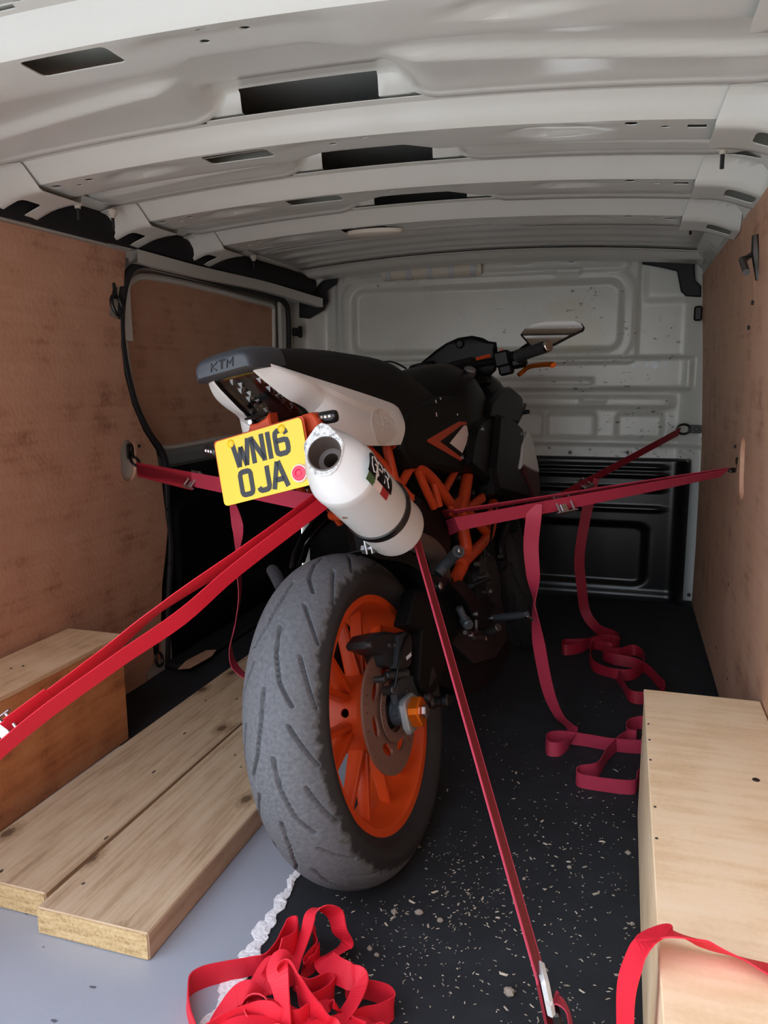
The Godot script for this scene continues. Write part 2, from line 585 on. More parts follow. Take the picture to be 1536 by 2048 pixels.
	for k in [["strap_red", c8(214, 24, 46)], ["strap_faded", c8(174, 46, 70)], ["strap_deep", c8(150, 18, 40)], ["strap_shaded", c8(118, 8, 26)]]:  # the last tone has the rear centre strap's shade in its colour
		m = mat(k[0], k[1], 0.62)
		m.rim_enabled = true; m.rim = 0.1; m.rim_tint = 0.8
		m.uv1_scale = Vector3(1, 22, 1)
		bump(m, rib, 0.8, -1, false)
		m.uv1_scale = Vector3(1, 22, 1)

func blot(im: Image, cx: float, cy: float, rx: float, ry: float, col: Color, a: float, sd: int) -> void:
	var w := im.get_width()
	var h := im.get_height()
	var n := FastNoiseLite.new()
	n.seed = sd; n.frequency = 0.09
	for y in range(int(cy - ry * 1.4), int(cy + ry * 1.4)):
		for x in range(int(cx - rx * 1.4), int(cx + rx * 1.4)):
			var d := Vector2((x - cx) / rx, (y - cy) / ry).length() + n.get_noise_2d(x, y) * 0.5
			if d < 1.0:
				var px := posmod(x, w)
				var py := posmod(y, h)
				im.set_pixel(px, py, im.get_pixel(px, py).lerp(col, a * clampf((1.0 - d) * 3.0, 0, 1)))

func knots(im: Image, k: int) -> void:
	var R := RandomNumberGenerator.new()
	R.seed = 7 + k
	for i in 6:
		var c := Vector2(R.randf() * 1024, R.randf_range(150, 900))
		blot(im, c.x, c.y, 34, 90, c8(132, 104, 70), 0.45, i)
		blot(im, c.x, c.y, 15, 44, c8(84, 62, 42), 0.8, i + 9)
	for i in 9:
		blot(im, R.randf() * 1024, R.randf() * 1024, R.randf_range(3, 7), R.randf_range(8, 18), c8(46, 34, 26), 0.9, i + 30)

func stroke(im: Image, a: Vector2, b: Vector2, wd: float, col: Color, al: float) -> void:
	var n := int(a.distance_to(b)) + 1
	for i in n:
		var p := a.lerp(b, float(i) / n)
		for dx in range(-1, 2):
			for dy in range(-1, 2):
				if Vector2(dx, dy).length() <= wd:
					var x := posmod(int(p.x) + dx, im.get_width())
					var y := posmod(int(p.y) + dy, im.get_height())
					im.set_pixel(x, y, im.get_pixel(x, y).lerp(col, al))

# rubber and paint marks on the bulkhead; the texture is laid once over 1.72 x 1.45 m
func scuffs(im: Image) -> void:
	var R := RandomNumberGenerator.new()
	R.seed = 3
	var at := func(x: float, y: float) -> Vector2: return Vector2((x + 0.86) / 1.72 * 1024.0, (1.45 - y) / 1.45 * 1024.0)
	var dark := c8(40, 40, 42)
	for k in [[0.15, 0.75, 0.87, 1.0, 30, 0.035], [0.45, 0.62, 0.68, 0.78, 18, 0.02], [0.55, 0.72, 0.62, 0.86, 22, 0.02], [0.5, 0.75, 1.05, 1.16, 16, 0.018], [0.3, 0.52, 1.16, 1.29, 16, 0.03], [0.1, 0.8, 0.59, 0.64, 22, 0.03], [-0.78, -0.6, 1.0, 1.08, 10, 0.02], [-0.6, 0.2, 1.05, 1.25, 3, 0.05]]:
		for i in k[4]:
			var x := R.randf_range(k[0], k[1])
			var y := R.randf_range(k[2], k[3])
			var l: float = R.randf_range(0.2, 1.0) * k[5]
			var an := R.randf_range(-0.5, 0.5) if R.randf() < 0.75 else R.randf_range(1.0, 2.0)
			var p0 := Vector2(x, y)
			var al := R.randf_range(0.3, 0.9)
			for sgm in 4:
				an += R.randf_range(-0.3, 0.3)
				var p1 := p0 + Vector2(cos(an), sin(an)) * l * 0.25
				if R.randf() < 0.8: stroke(im, at.call(p0.x, p0.y), at.call(p1.x, p1.y), 1.0 if R.randf() < 0.25 else 0.5, dark, al * R.randf_range(0.3, 1.0))
				p0 = p1
			if R.randf() < 0.4:
				var bp2: Vector2 = at.call(x + R.randf_range(-0.01, 0.01), y + R.randf_range(-0.01, 0.01))
				blot(im, bp2.x, bp2.y, R.randf_range(2, 7), R.randf_range(1.5, 4), dark, R.randf_range(0.2, 0.6), i)
	var p: Vector2 = at.call(0.36, 1.10)
	blot(im, p.x, p.y, 70, 60, c8(196, 190, 156), 0.4, 5)
	p = at.call(0.3, 1.2)
	blot(im, p.x, p.y, 60, 36, c8(196, 190, 156), 0.35, 6)

# knife scores and dirt on the grey sheet; the texture is laid over 1 x 1 m
func scratches(im: Image) -> void:
	var R := RandomNumberGenerator.new()
	R.seed = 5
	for i in 46:
		var a := Vector2(R.randf() * 1024, R.randf() * 1024)
		var an := R.randf_range(1.9, 2.6)
		stroke(im, a, a + Vector2.from_angle(an) * R.randf_range(20, 120), 0.7, c8(186, 190, 200), 0.35)
	for i in 30:
		blot(im, R.randf() * 1024, R.randf() * 1024, R.randf_range(2, 7), R.randf_range(2, 5), c8(60, 62, 70), 0.7, i)

# ---------------------------------------------------------------- the van's load space
func side_x(y: float) -> float:
	return 0.838 - 0.04 * pow(clampf((y - 0.5) / 0.85, 0, 1), 1.5)

func roof_y(x: float) -> float:
	return 1.402 - 0.07 * x * x

const RIBS := [-0.915, -1.40, -1.80, -2.19]

func roof_skin(x: float, z: float) -> float:
	var y := roof_y(x) + 0.008
	for i in RIBS.size():
		var z0: float = RIBS[i] - 0.20
		var z1: float = (RIBS[i + 1] + 0.02) if i + 1 < RIBS.size() else -2.62
		var t := (z0 - z) / (z0 - z1)
		if t > 0.0 and t < 1.0:
			y += 0.010 * smooth(0.0, 0.1, t) * smooth(1.0, 0.94, t)
			# a step that runs from the side towards the middle
			var edge := 0.62 - 0.22 * smooth(0.75, 0.1, absf(x + 0.02))
			y -= 0.017 * smooth(edge - 0.03, edge + 0.03, t) * smooth(0.0, 0.08, absf(x + 0.02) - 0.16) * smooth(0.8, 0.7, absf(x))
			# deep pocket in the middle in front of the next rib
			y += 0.028 * pow(clampf((t - 0.45) / 0.35, 0, 1), 2.0) * smooth(0.20, 0.16, absf(x + 0.02))
	if z < -2.40 and z > -3.0:
		var q := fposmod(z + 2.4, 0.13) / 0.13
		y += 0.010 * (smooth(0.0, 0.2, q) - smooth(0.6, 0.8, q)) * smooth(0.74, 0.66, absf(x))
	return y

func rib_section(s: float) -> Vector2:
	# walk along flange, face, floor, face, flange; returns (dz, dy)
	var pts := [Vector2(0.022, 0.0), Vector2(0.0, -0.001), Vector2(-0.030, -0.040), Vector2(-0.145, -0.041), Vector2(-0.175, -0.002), Vector2(-0.20, 0.0)]
	for i in pts.size() - 1:
		var l: float = (pts[i + 1] - pts[i]).length()
		if s <= l or i == pts.size() - 2:
			return pts[i].lerp(pts[i + 1], clampf(s / l, 0, 1.0))
		s -= l
	return pts[-1]

func roof_rib(parent: Node, z: float, deep: float) -> void:
	var g := G.new()
	var L := 0.022 + 0.049 + 0.115 + 0.049 + 0.025
	var f := func(p: Vector2, d: float) -> Vector3:
		var a := rib_section(p.y - 0.003)
		var b := rib_section(p.y + 0.003)
		var c := rib_section(p.y)
		var q := (a + b + c * 2.0) * 0.25
		var y := roof_y(p.x) + q.y * deep
		var on := smooth(-0.02, -0.039, q.y)
		for ex in [-0.44, 0.40]:
			var e := Vector2((p.x - ex) / 0.068, (q.x + 0.075) / 0.026).length()
			y += 0.007 * smooth(1.1, 0.7, e) * on
		y += 0.012 * smooth(0.10, 0.02, absf(p.x - 0.02) - 0.06) * on * smooth(-0.03, -0.08, q.x)
		return Vector3(p.x, y + d, z + q.x)
	var holes := [rect2(Vector2(-0.285, 0.082), Vector2(-0.145, 0.135), 0.008, 2)]
	for h in [[0.53, 0.09, 0.012], [0.585, 0.11, 0.008], [-0.56, 0.10, 0.010], [-0.60, 0.12, 0.007], [-0.645, 0.10, 0.012], [0.0, 0.09, 0.011], [0.045, 0.12, 0.008], [-0.025, 0.14, 0.008]]:
		holes.append(ellipse(Vector2(h[0], h[1]), Vector2(h[2], h[2] * 0.8), 8))
	holes.append(rect2(Vector2(0.62, 0.10), Vector2(0.65, 0.118)))
	# tabs missing from the rear flange
	for x in [-0.5, -0.26, 0.27, 0.5]:
		holes.append(PackedVector2Array([Vector2(x - 0.03, -0.01), Vector2(x + 0.03, -0.01), Vector2(x + 0.024, 0.012), Vector2(x - 0.024, 0.012)]))
	g.sheet(rect2(Vector2(-0.70, 0), Vector2(0.70, L)), holes, Vector2(0.035, 0.0105), f, 0.0018)
	var rib := obj("roof_rib", g, M.white_paint, parent, 32)
	for s in [-1, 1]:
		var b := G.new()
		var fb := func(p: Vector2, d: float) -> Vector3:
			var q := rib_section(p.y * 0.96) * Vector2(1.12, 1.25) + Vector2(0.006, -0.003)
			return Vector3(s * p.x, roof_y(p.x) + q.y * deep * (1.0 + 0.1 * smooth(0.68, 0.80, p.x)) - 0.016 * smooth(0.72, 0.82, p.x) + d, z + q.x)
		b.sheet(PackedVector2Array([Vector2(0.675, 0.02), Vector2(0.80, 0.0), Vector2(0.80, L), Vector2(0.675, L - 0.02), Vector2(0.66, 0.19), Vector2(0.66, 0.07)]), [rect2(Vector2(0.725, 0.09), Vector2(0.785, 0.15), 0.012, 2)], Vector2(0.02, 0.012), fb, 0.002)
		obj("rib_bracket", b, M.white_paint, rib, 50)

func van() -> void:
	# ---- the ground outside, the body shell
	var g := G.new()
	g.box(Vector3(0, -0.60, 0), Vector3(24, 0.08, 24))
	tag(obj("ground", g, M.tarmac), "pale tarmac behind the open load space", "ground", "", "structure")
	# ---- floor
	var fl := setting("floor", "black matting covering the load floor", "floor")
	g = G.new()
	g.box(Vector3(0, -0.03, -1.99), Vector3(1.80, 0.06, 2.72), 0.004)
	obj("floor_mat", g, M.mat_black, fl)
	g = G.new()
	g.box(Vector3(0, -0.11, -1.99), Vector3(1.86, 0.10, 2.74), 0.004)
	obj("floor_pan", g, M.steel_shell, fl)
	# ---- ceiling
	var ce := setting("ceiling", "white painted steel roof with pressed cross ribs", "ceiling")
	var nx := 130
	var nz := 420
	var skin := grid_mesh(nx, nz, func(i: int, j: int) -> Vector3:
		var x := -0.86 + 1.72 * i / nx
		var z := -3.32 + 2.67 * j / nz
		return Vector3(x, roof_skin(x, z), z), true, false, null, null, func(i: int, j: int) -> bool:
		# the skin is cut away in the middle in front of each rib
		var x := -0.86 + 1.72 * (i + 0.5) / nx
		var z := -3.32 + 2.67 * (j + 0.5) / nz
		for k in RIBS.size() - 1:
			var d: float = z - (RIBS[k + 1] - 0.02)
			if d > 0.0 and x > -0.16 and x < 0.11 and d < 0.052: return true
		return false)
	obj("roof_skin", skin, M.white_paint, ce)
	g = G.new()
	g.box(Vector3(0, 1.51, -1.99), Vector3(1.9, 0.03, 2.74), 0.01)
	obj("roof_panel", g, M.steel_shell, ce)
	for z in RIBS:
		roof_rib(ce, z, 1.0)
	# header over the bulkhead
	g = G.new()
	g.sheet(rect2(Vector2(-0.80, 0), Vector2(0.80, 0.26)), [], Vector2(0.05, 0.013), func(p: Vector2, d: float) -> Vector3:
		var q := rib_section(p.y)
		return Vector3(p.x, roof_y(p.x) + q.y * 0.55 + d, -3.06 + q.x), 0.002)
	obj("roof_header", g, M.white_paint, ce)
	# rear header with the door slam lip, above the camera's frame
	g = G.new()
	g.box(Vector3(0, 1.432, -0.685), Vector3(1.7, 0.146, 0.05), 0.012)
	obj("rear_header", g, M.white_paint, ce)
	# studs and caps along the edges of the roof
	for q in [[155, 408, -0.70], [225, 428, -0.72], [1446, 298, 0.70], [1382, 443, 0.70], [507, 516, -0.74]]:
		var p := wp(q[0], q[1], 0, q[2])
		var b := G.new()
		b.cyl(p + Vector3(0, -0.004, 0), p + Vector3(0, 0.012, 0), 0.012, 10, 0.003)
		b.cyl(p + Vector3(0, -0.010, 0), p + Vector3(0, -0.003, 0), 0.007, 10)
		var cap := obj("plastic_cap", b, M.cream, ce)
		b = G.new()
		b.cyl(p + Vector3(0, -0.036, 0), p + Vector3(0, -0.008, 0), 0.004, 8)
		obj("clip_pin", b, M.black_matt, cap)
	# cabin lamp on the last rib
	var lp := wp(760, 455, 1, 1.356)
	g = G.new()
	g.lathe(PackedVector2Array([Vector2(0, -0.012), Vector2(0.05, -0.011), Vector2(0.062, -0.006), Vector2(0.064, 0.004), Vector2(0, 0.004)]), Vector3.ZERO, Vector3.UP, 28)
	var lens := obj("roof_lamp", g, M.cream)
	lens.position = Vector3(-0.19, 1.352, -2.275)
	lens.scale = Vector3(1.35, 1, 0.6)
	tag(lens, "small cream oval lamp on the last roof rib", "lamp")

	# ---- walls: outer steel
	for s in [-1, 1]:
		var side := "left" if s < 0 else "right"
		var w := setting("wall_" + side, "plywood lined steel side of the load space, " + ("with the sliding door" if s < 0 else "opposite the sliding door"), "wall")
		g = G.new()
		if s > 0:
			g.box(Vector3(0.905, 0.70, -1.99), Vector3(0.05, 1.65, 2.74), 0.005)
		else:
			g.box(Vector3(-0.95, 0.70, -1.99), Vector3(0.05, 1.65, 2.74), 0.005)
			g.box(Vector3(-0.90, 0.70, -1.28), Vector3(0.06, 1.65, 1.26), 0.005)
		obj("outer_panel", g, M.steel_shell, w)
		# cant rail under the roof edge
		g = G.new()
		var prof := [Vector2(0.755, 1.372), Vector2(0.775, 1.352), Vector2(0.800, 1.325), Vector2(0.806, 1.290), Vector2(0.812, 1.262), Vector2(0.865, 1.255)]
		var fr := func(p: Vector2, d: float) -> Vector3:
			var k := p.y * 5.0
			var i := clampi(int(k), 0, 4)
			var q: Vector2 = prof[i].lerp(prof[i + 1], k - i)
			return Vector3(s * (q.x + d), q.y, p.x)
		var slots := []
		if s > 0:
			var R := RandomNumberGenerator.new()
			R.seed = 4
			for z in RIBS + [-2.55, -2.75]:
				for k in 3:
					var c := Vector2(z - 0.24 - k * 0.035, 0.27 + 0.08 * (k % 2))
					slots.append(PackedVector2Array([c + Vector2(-0.008, -0.06), c + Vector2(0.008, -0.03), c + Vector2(0.008, 0.06), c + Vector2(-0.008, 0.03)]))
		g.sheet(rect2(Vector2(-3.30, 0), Vector2(-0.66, 1.0)), slots, Vector2(0.08, 0.1), fr, 0.002)
		tag(obj("trim_1" if s < 0 else "trim_2", g, M.white_paint, self, 30), "white steel rail under the roof edge, " + ("over the sliding door" if s < 0 else "slotted, over the right lining"), "rail", "", "structure")
		if s < 0:
			left_wall(w)
		else:
			right_wall(w)
	bulkhead()
	# unseen wall, added to shut out the sky and darken the van's left side
	g = G.new()
	g.box(Vector3(2.15, 2.6, 3.4), Vector3(0.3, 6.4, 8.8), 0.02)
	tag(obj("added_wall", g, M.added_wall_brown), "unseen brown wall added to darken the left side of the van", "wall", "", "structure")

func ply_map(s: float, off: float) -> Callable:
	return func(p: Vector2, d: float) -> Vector3:
		return Vector3(s * (side_x(p.y) - off + d), p.y, p.x)

func screw(parent: Node, at: Vector3, n: Vector3, r := 0.004) -> void:
	var g := G.new()
	g.cyl(at - n * 0.004, at + n * 0.0012, r, 8, 0.0006)
	obj("screw", g, M.dark_steel, parent)

func left_wall(w: Node) -> void:
	# plywood lining with its front edge cut to the door opening
	var edge := [[240, 505], [240, 572], [218, 576], [214, 632], [238, 640], [240, 690], [250, 750], [268, 810], [292, 862], [318, 900], [331, 960], [340, 1030], [344, 1060], [340, 1110], [333, 1170], [331, 1240], [331, 1318], [312, 1330], [300, 1352], [303, 1375], [316, 1392]]
	var out := PackedVector2Array([Vector2(-0.665, 0.002), Vector2(-0.665, 1.270)])
	for e in edge:
		var p := wp(e[0], e[1], 0, -0.822)
		out.append(Vector2(p.z, maxf(p.y, 0.002)))
	var hc := wp(262, 921, 0, -0.825)
	var g := G.new()
	g.sheet(out, [stadium(Vector2(hc.z, hc.y), 0.036, 0.062)], Vector2(0.06, 0.06), ply_map(-1, 0.0), 0.010)
	var ply := obj("plywood_lining", g, M.ply_lining, w)
	# the steel behind the cut-outs
	g = G.new()
	g.box(Vector3(-0.853, hc.y, hc.z), Vector3(0.012, 0.16, 0.12), 0.002)
	var c2 := wp(226, 605, 0, -0.81)
	g.box(Vector3(-0.828, c2.y, c2.z - 0.02), Vector3(0.012, 0.20, 0.16), 0.002)
	var c3 := wp(318, 1350, 0, -0.83)
	g.box(Vector3(-0.850, 0.055, c3.z - 0.03), Vector3(0.012, 0.13, 0.14), 0.002)
	obj("inner_panel", g, M.white_paint, w)
	for q in [[279, 892], [334, 1018], [341, 1127], [223, 672]]:
		screw(ply, wp(q[0], q[1], 0, -0.826), Vector3.RIGHT, 0.005)
	# dark roll of trim under the roof edge
	g = G.new()
	g.tube(spline([Vector3(-0.800, 1.318, -0.70), Vector3(-0.802, 1.322, -1.4), Vector3(-0.798, 1.325, -2.2), Vector3(-0.792, 1.325, -2.8), Vector3(-0.775, 1.320, -3.16)], 6), 0.040, 14)
	tag(obj("trim_3", g, M.glove_fabric), "black padded roll under the roof edge above the sliding door", "trim", "", "structure")
	# sliding door track: box section that bends inwards at the front
	g = G.new()
	var path := spline([wp(266, 512, 0, -0.795), wp(400, 546, 0, -0.795), wp(520, 572, 0, -0.79), wp(585, 590, 0, -0.775), wp(640, 606, 0, -0.735)], 5)
	var rings := []
	for i in path.size():
		var t := (path[mini(i + 1, path.size() - 1)] - path[maxi(i - 1, 0)]).normalized()
		var sd := Vector3(-t.z, 0, t.x).normalized() * 0.015
		var up := Vector3(0, 0.018, 0)
		rings.append(PackedVector3Array([path[i] - sd - up, path[i] + sd - up, path[i] + sd + up, path[i] - sd + up]))
	g.loft(rings, true, false, true)
	var rings2 := []
	for r in rings:
		var c: Vector3 = (r[0] + r[2]) * 0.5
		rings2.append(PackedVector3Array([c + (r[0] - c) * 0.85, c + (r[1] - c) * 0.85, c + (r[2] - c) * 0.85, c + (r[3] - c) * 0.85]))
	g.loft(rings2, true, false, false)
	tag(obj("trim_4", g, M.white_paint, self, 30), "white box section track above the sliding door", "track", "", "structure")

	# ---- the sliding door
	var d := setting("door_1", "closed sliding side door lined with stained plywood", "door")
	g = G.new()
	g.box(Vector3(-0.905, 0.66, -2.57), Vector3(0.03, 1.32, 1.36), 0.006)
	obj("door_panel", g, M.white_paint, d)
	var lin := [[268, 560], [300, 553], [400, 572], [520, 604], [546, 612], [549, 640], [549, 740], [545, 850], [430, 880], [325, 897], [300, 868], [272, 800], [256, 720], [251, 640], [255, 580]]
	var lo := PackedVector2Array()
	for e in lin:
		var p := wp(e[0], e[1], 0, -0.872)
		lo.append(Vector2(p.z, p.y))
	g = G.new()
	g.sheet(lo, [], Vector2(0.12, 0.12), func(p: Vector2, dd: float) -> Vector3: return Vector3(-0.878 - dd, p.y, p.x), 0.008)
	obj("plywood_lining", g, M.ply_lining, d)
	# frame lip around the lining
	g = G.new()
	var lip := []
	for p in lo: lip.append(Vector3(-0.878, p.y, p.x))
	g.tube(spline(lip, 3, true), 0.011, 8, false, true)
	obj("lining_frame", g, M.white_paint, d)
	g = G.new()
	g.box(Vector3(-0.870, 0.672, -2.62), Vector3(0.05, 0.055, 1.18), 0.012)
	obj("door_ledge", g, M.galv, d)
	g = G.new()
	var low := grid_mesh(40, 30, func(i: int, j: int) -> Vector3:
		var z := -3.22 + 1.20 * i / 40.0
		var y := 0.02 + 0.635 * j / 30.0
		var dd := rrect(Vector2(z, y), Vector2(-2.62, 0.33), Vector2(0.42, 0.2), 0.08)
		return Vector3(-0.862 - 0.02 * smooth(0.02, -0.03, dd), y, z))
	obj("lower_cover", low, M.black_plastic, d)
	# white strip of the front frame of the door
	g = G.new()
	var fz := wp(562, 660, 0, -0.865).z
	g.box(Vector3(-0.868, 0.95, fz - 0.02), Vector3(0.02, 0.60, 0.075), 0.01)
	obj("front_frame", g, M.white_paint, d)
	# rubber seal round the opening
	var seal := [[577, 1000], [577, 760], [577, 640], [568, 604], [530, 590], [420, 560], [330, 537], [285, 528], [258, 545], [244, 600], [242, 670], [253, 745], [272, 815], [298, 868], [322, 902], [332, 940], [333, 1010], [340, 1100], [336, 1200], [334, 1330]]
	var sp := []
	for e in seal:
		var p := wp(e[0], e[1], 0, -0.83)
		sp.append(wp(e[0], e[1], 0, -side_x(p.y) - 0.006))
	g = G.new()
	g.tube(spline(sp, 5), 0.0115, 8)
	obj("door_seal", g, M.rubber, d)
	# sill plate at the foot of the opening
	g = G.new()
	g.box(Vector3(-0.80, 0.010, -2.55), Vector3(0.10, 0.020, 1.0), 0.006)
	obj("sill_plate", g, M.black_matt, d)
	g = G.new()
	var SP := PackedVector2Array()
	for e in [[356, 1338], [372, 1322], [412, 1301], [432, 1300], [424, 1312], [380, 1336]]:
		var p := wp(e[0], e[1], 1, 0.022)
		SP.append(Vector2(p.x, p.z))
	g.prism(SP, Vector3(0, 0.0202, 0), Vector3.RIGHT, Vector3(0, 0, 1), Vector3(0, 0.003, 0), 0.0005)
	obj("step_strip", g, M.ply_lining, d)
	# latch at the front edge
	g = G.new()
	var lt := wp(592, 664, 0, -0.84)
	g.box(lt, Vector3(0.03, 0.035, 0.03), 0.006)
	g.box(lt + Vector3(0.02, 0, 0), Vector3(0.02, 0.05, 0.012), 0.004)
	obj("latch", g, M.black_plastic, d)

func right_wall(w: Node) -> void:
	# forward sheet
	var g := G.new()
	var out := PackedVector2Array([Vector2(-3.27, 0.012), Vector2(-3.255, 0.25), Vector2(-3.29, 0.6), Vector2(-3.28, 1.0), Vector2(-3.285, 1.305), Vector2(-2.0, 1.305), Vector2(-2.0, 0.012)])
	g.sheet(out, [], Vector2(0.07, 0.07), ply_map(1, 0.0), 0.009)
	var far := obj("plywood_lining", g, M.ply_lining, w)
	# rear sheet, lapped over it, its front edge bowed
	var ed := [[1527, 420], [1526, 520], [1516, 640], [1500, 770], [1478, 880], [1462, 960], [1455, 1060], [1452, 1150], [1443, 1200], [1440, 1260], [1443, 1330], [1447, 1372]]
	out = PackedVector2Array([Vector2(-0.665, 0.012), Vector2(-0.665, 1.318)])
	for e in ed:
		var p := wp(e[0], e[1], 0, 0.815)
		out.append(Vector2(p.z, clampf(p.y, 0.012, 1.318)))
	var hc := wp(1476, 936, 0, 0.815)
	g = G.new()
	g.sheet(out, [stadium(Vector2(hc.z + 0.02, hc.y), 0.045, 0.078)], Vector2(0.06, 0.06), func(p: Vector2, d: float) -> Vector3:
		var lift := 0.006 * smooth(0.35, 0.12, absf(p.y - 0.13)) * smooth(-2.1, -2.4, p.x)
		return Vector3(side_x(p.y) - 0.011 - lift + d, p.y, p.x), 0.010)
	var near := obj("plywood_lining", g, M.ply_lining, w)
	g = G.new()
	g.box(Vector3(side_x(hc.y) + 0.022, hc.y, hc.z + 0.02), Vector3(0.01, 0.2, 0.14), 0.002)
	obj("inner_panel", g, M.white_paint, w)
	for q in [[1468, 893], [1443, 1168], [1390, 1187], [1391, 1222], [1420, 1294], [1440, 1339], [1441, 1356], [1519, 605], [1508, 655]]:
		var p := wp(q[0], q[1], 0, 0.82)
		screw(near if q[0] > 1445 else far, Vector3(side_x(p.y) - (0.011 if q[0] > 1445 else 0.0), p.y, p.z), Vector3.LEFT, 0.005)
	for q in [[1513, 492], [1480, 650]]:
		pass

func bulk_z(x: float, y: float) -> float:
	var z := -3.30
	# window panel, pressed in with a soft rim
	var d := rrect(Vector2(x, y), Vector2(-0.052, 1.168), Vector2(0.572, 0.143), 0.06)
	z += 0.008 * smooth(0.05, 0.035, d) - 0.026 * smooth(0.004, -0.022, d)
	# border steps of the centre panel
	var e := rrect(Vector2(x, y), Vector2(-0.06, 1.20), Vector2(0.635, 0.215), 0.03)
	z += 0.014 * smooth(0.008, -0.004, e)
	# shelf above the window
	z += 0.014 * smooth(1.335, 1.350, y) * smooth(1.405, 1.395, y) * smooth(0.54, 0.53, x) * smooth(-0.66, -0.65, x)
	# big cross swage
	z += 0.034 * smooth(0.862, 0.885, y) * smooth(1.008, 0.992, y) * smooth(0.80, 0.77, absf(x))
	z -= 0.012 * smooth(0.018, 0.008, absf(y - 0.905)) * smooth(0.42, 0.40, x)
	# lower swages
	z += 0.020 * smooth(0.795, 0.81, y) * smooth(0.855, 0.84, y) * smooth(0.74, 0.70, absf(x))
	for k in [[-0.46, 0.28], [0.02, 0.22], [0.33, 0.11], [0.60, 0.10]]:
		var q := rrect(Vector2(x, y), Vector2(k[0], 0.728), Vector2(k[1] * 0.9, 0.052), 0.02)
		z -= 0.016 * smooth(0.006, -0.010, q)
	z += 0.018 * smooth(0.645, 0.655, y) * smooth(0.685, 0.672, y)
	# side cheeks come forward
	z += 0.05 * smooth(0.74, 0.84, x) + 0.05 * smooth(-0.74, -0.84, x)
	z += 0.012 * smooth(0.58, 0.62, x) * smooth(1.20, 1.24, y)
	# pressed tabs
	for k in [[-0.36, 1.337, 0.05], [0.30, 1.337, 0.05], [-0.40, 1.016, 0.05], [0.22, 1.016, 0.05], [0.42, 0.835, 0.05], [-0.1, 0.835, 0.05]]:
		z += 0.006 * smooth(0.002, -0.004, rrect(Vector2(x, y), Vector2(k[0], k[1]), Vector2(k[2], 0.012), 0.003))
	# lugs at the top
	for k in [-0.56, -0.20, 0.12, 0.30, 0.52]:
		z += 0.022 * smooth(0.004, -0.006, rrect(Vector2(x, y), Vector2(k, 1.405), Vector2(0.035, 0.022), 0.01))
	return z

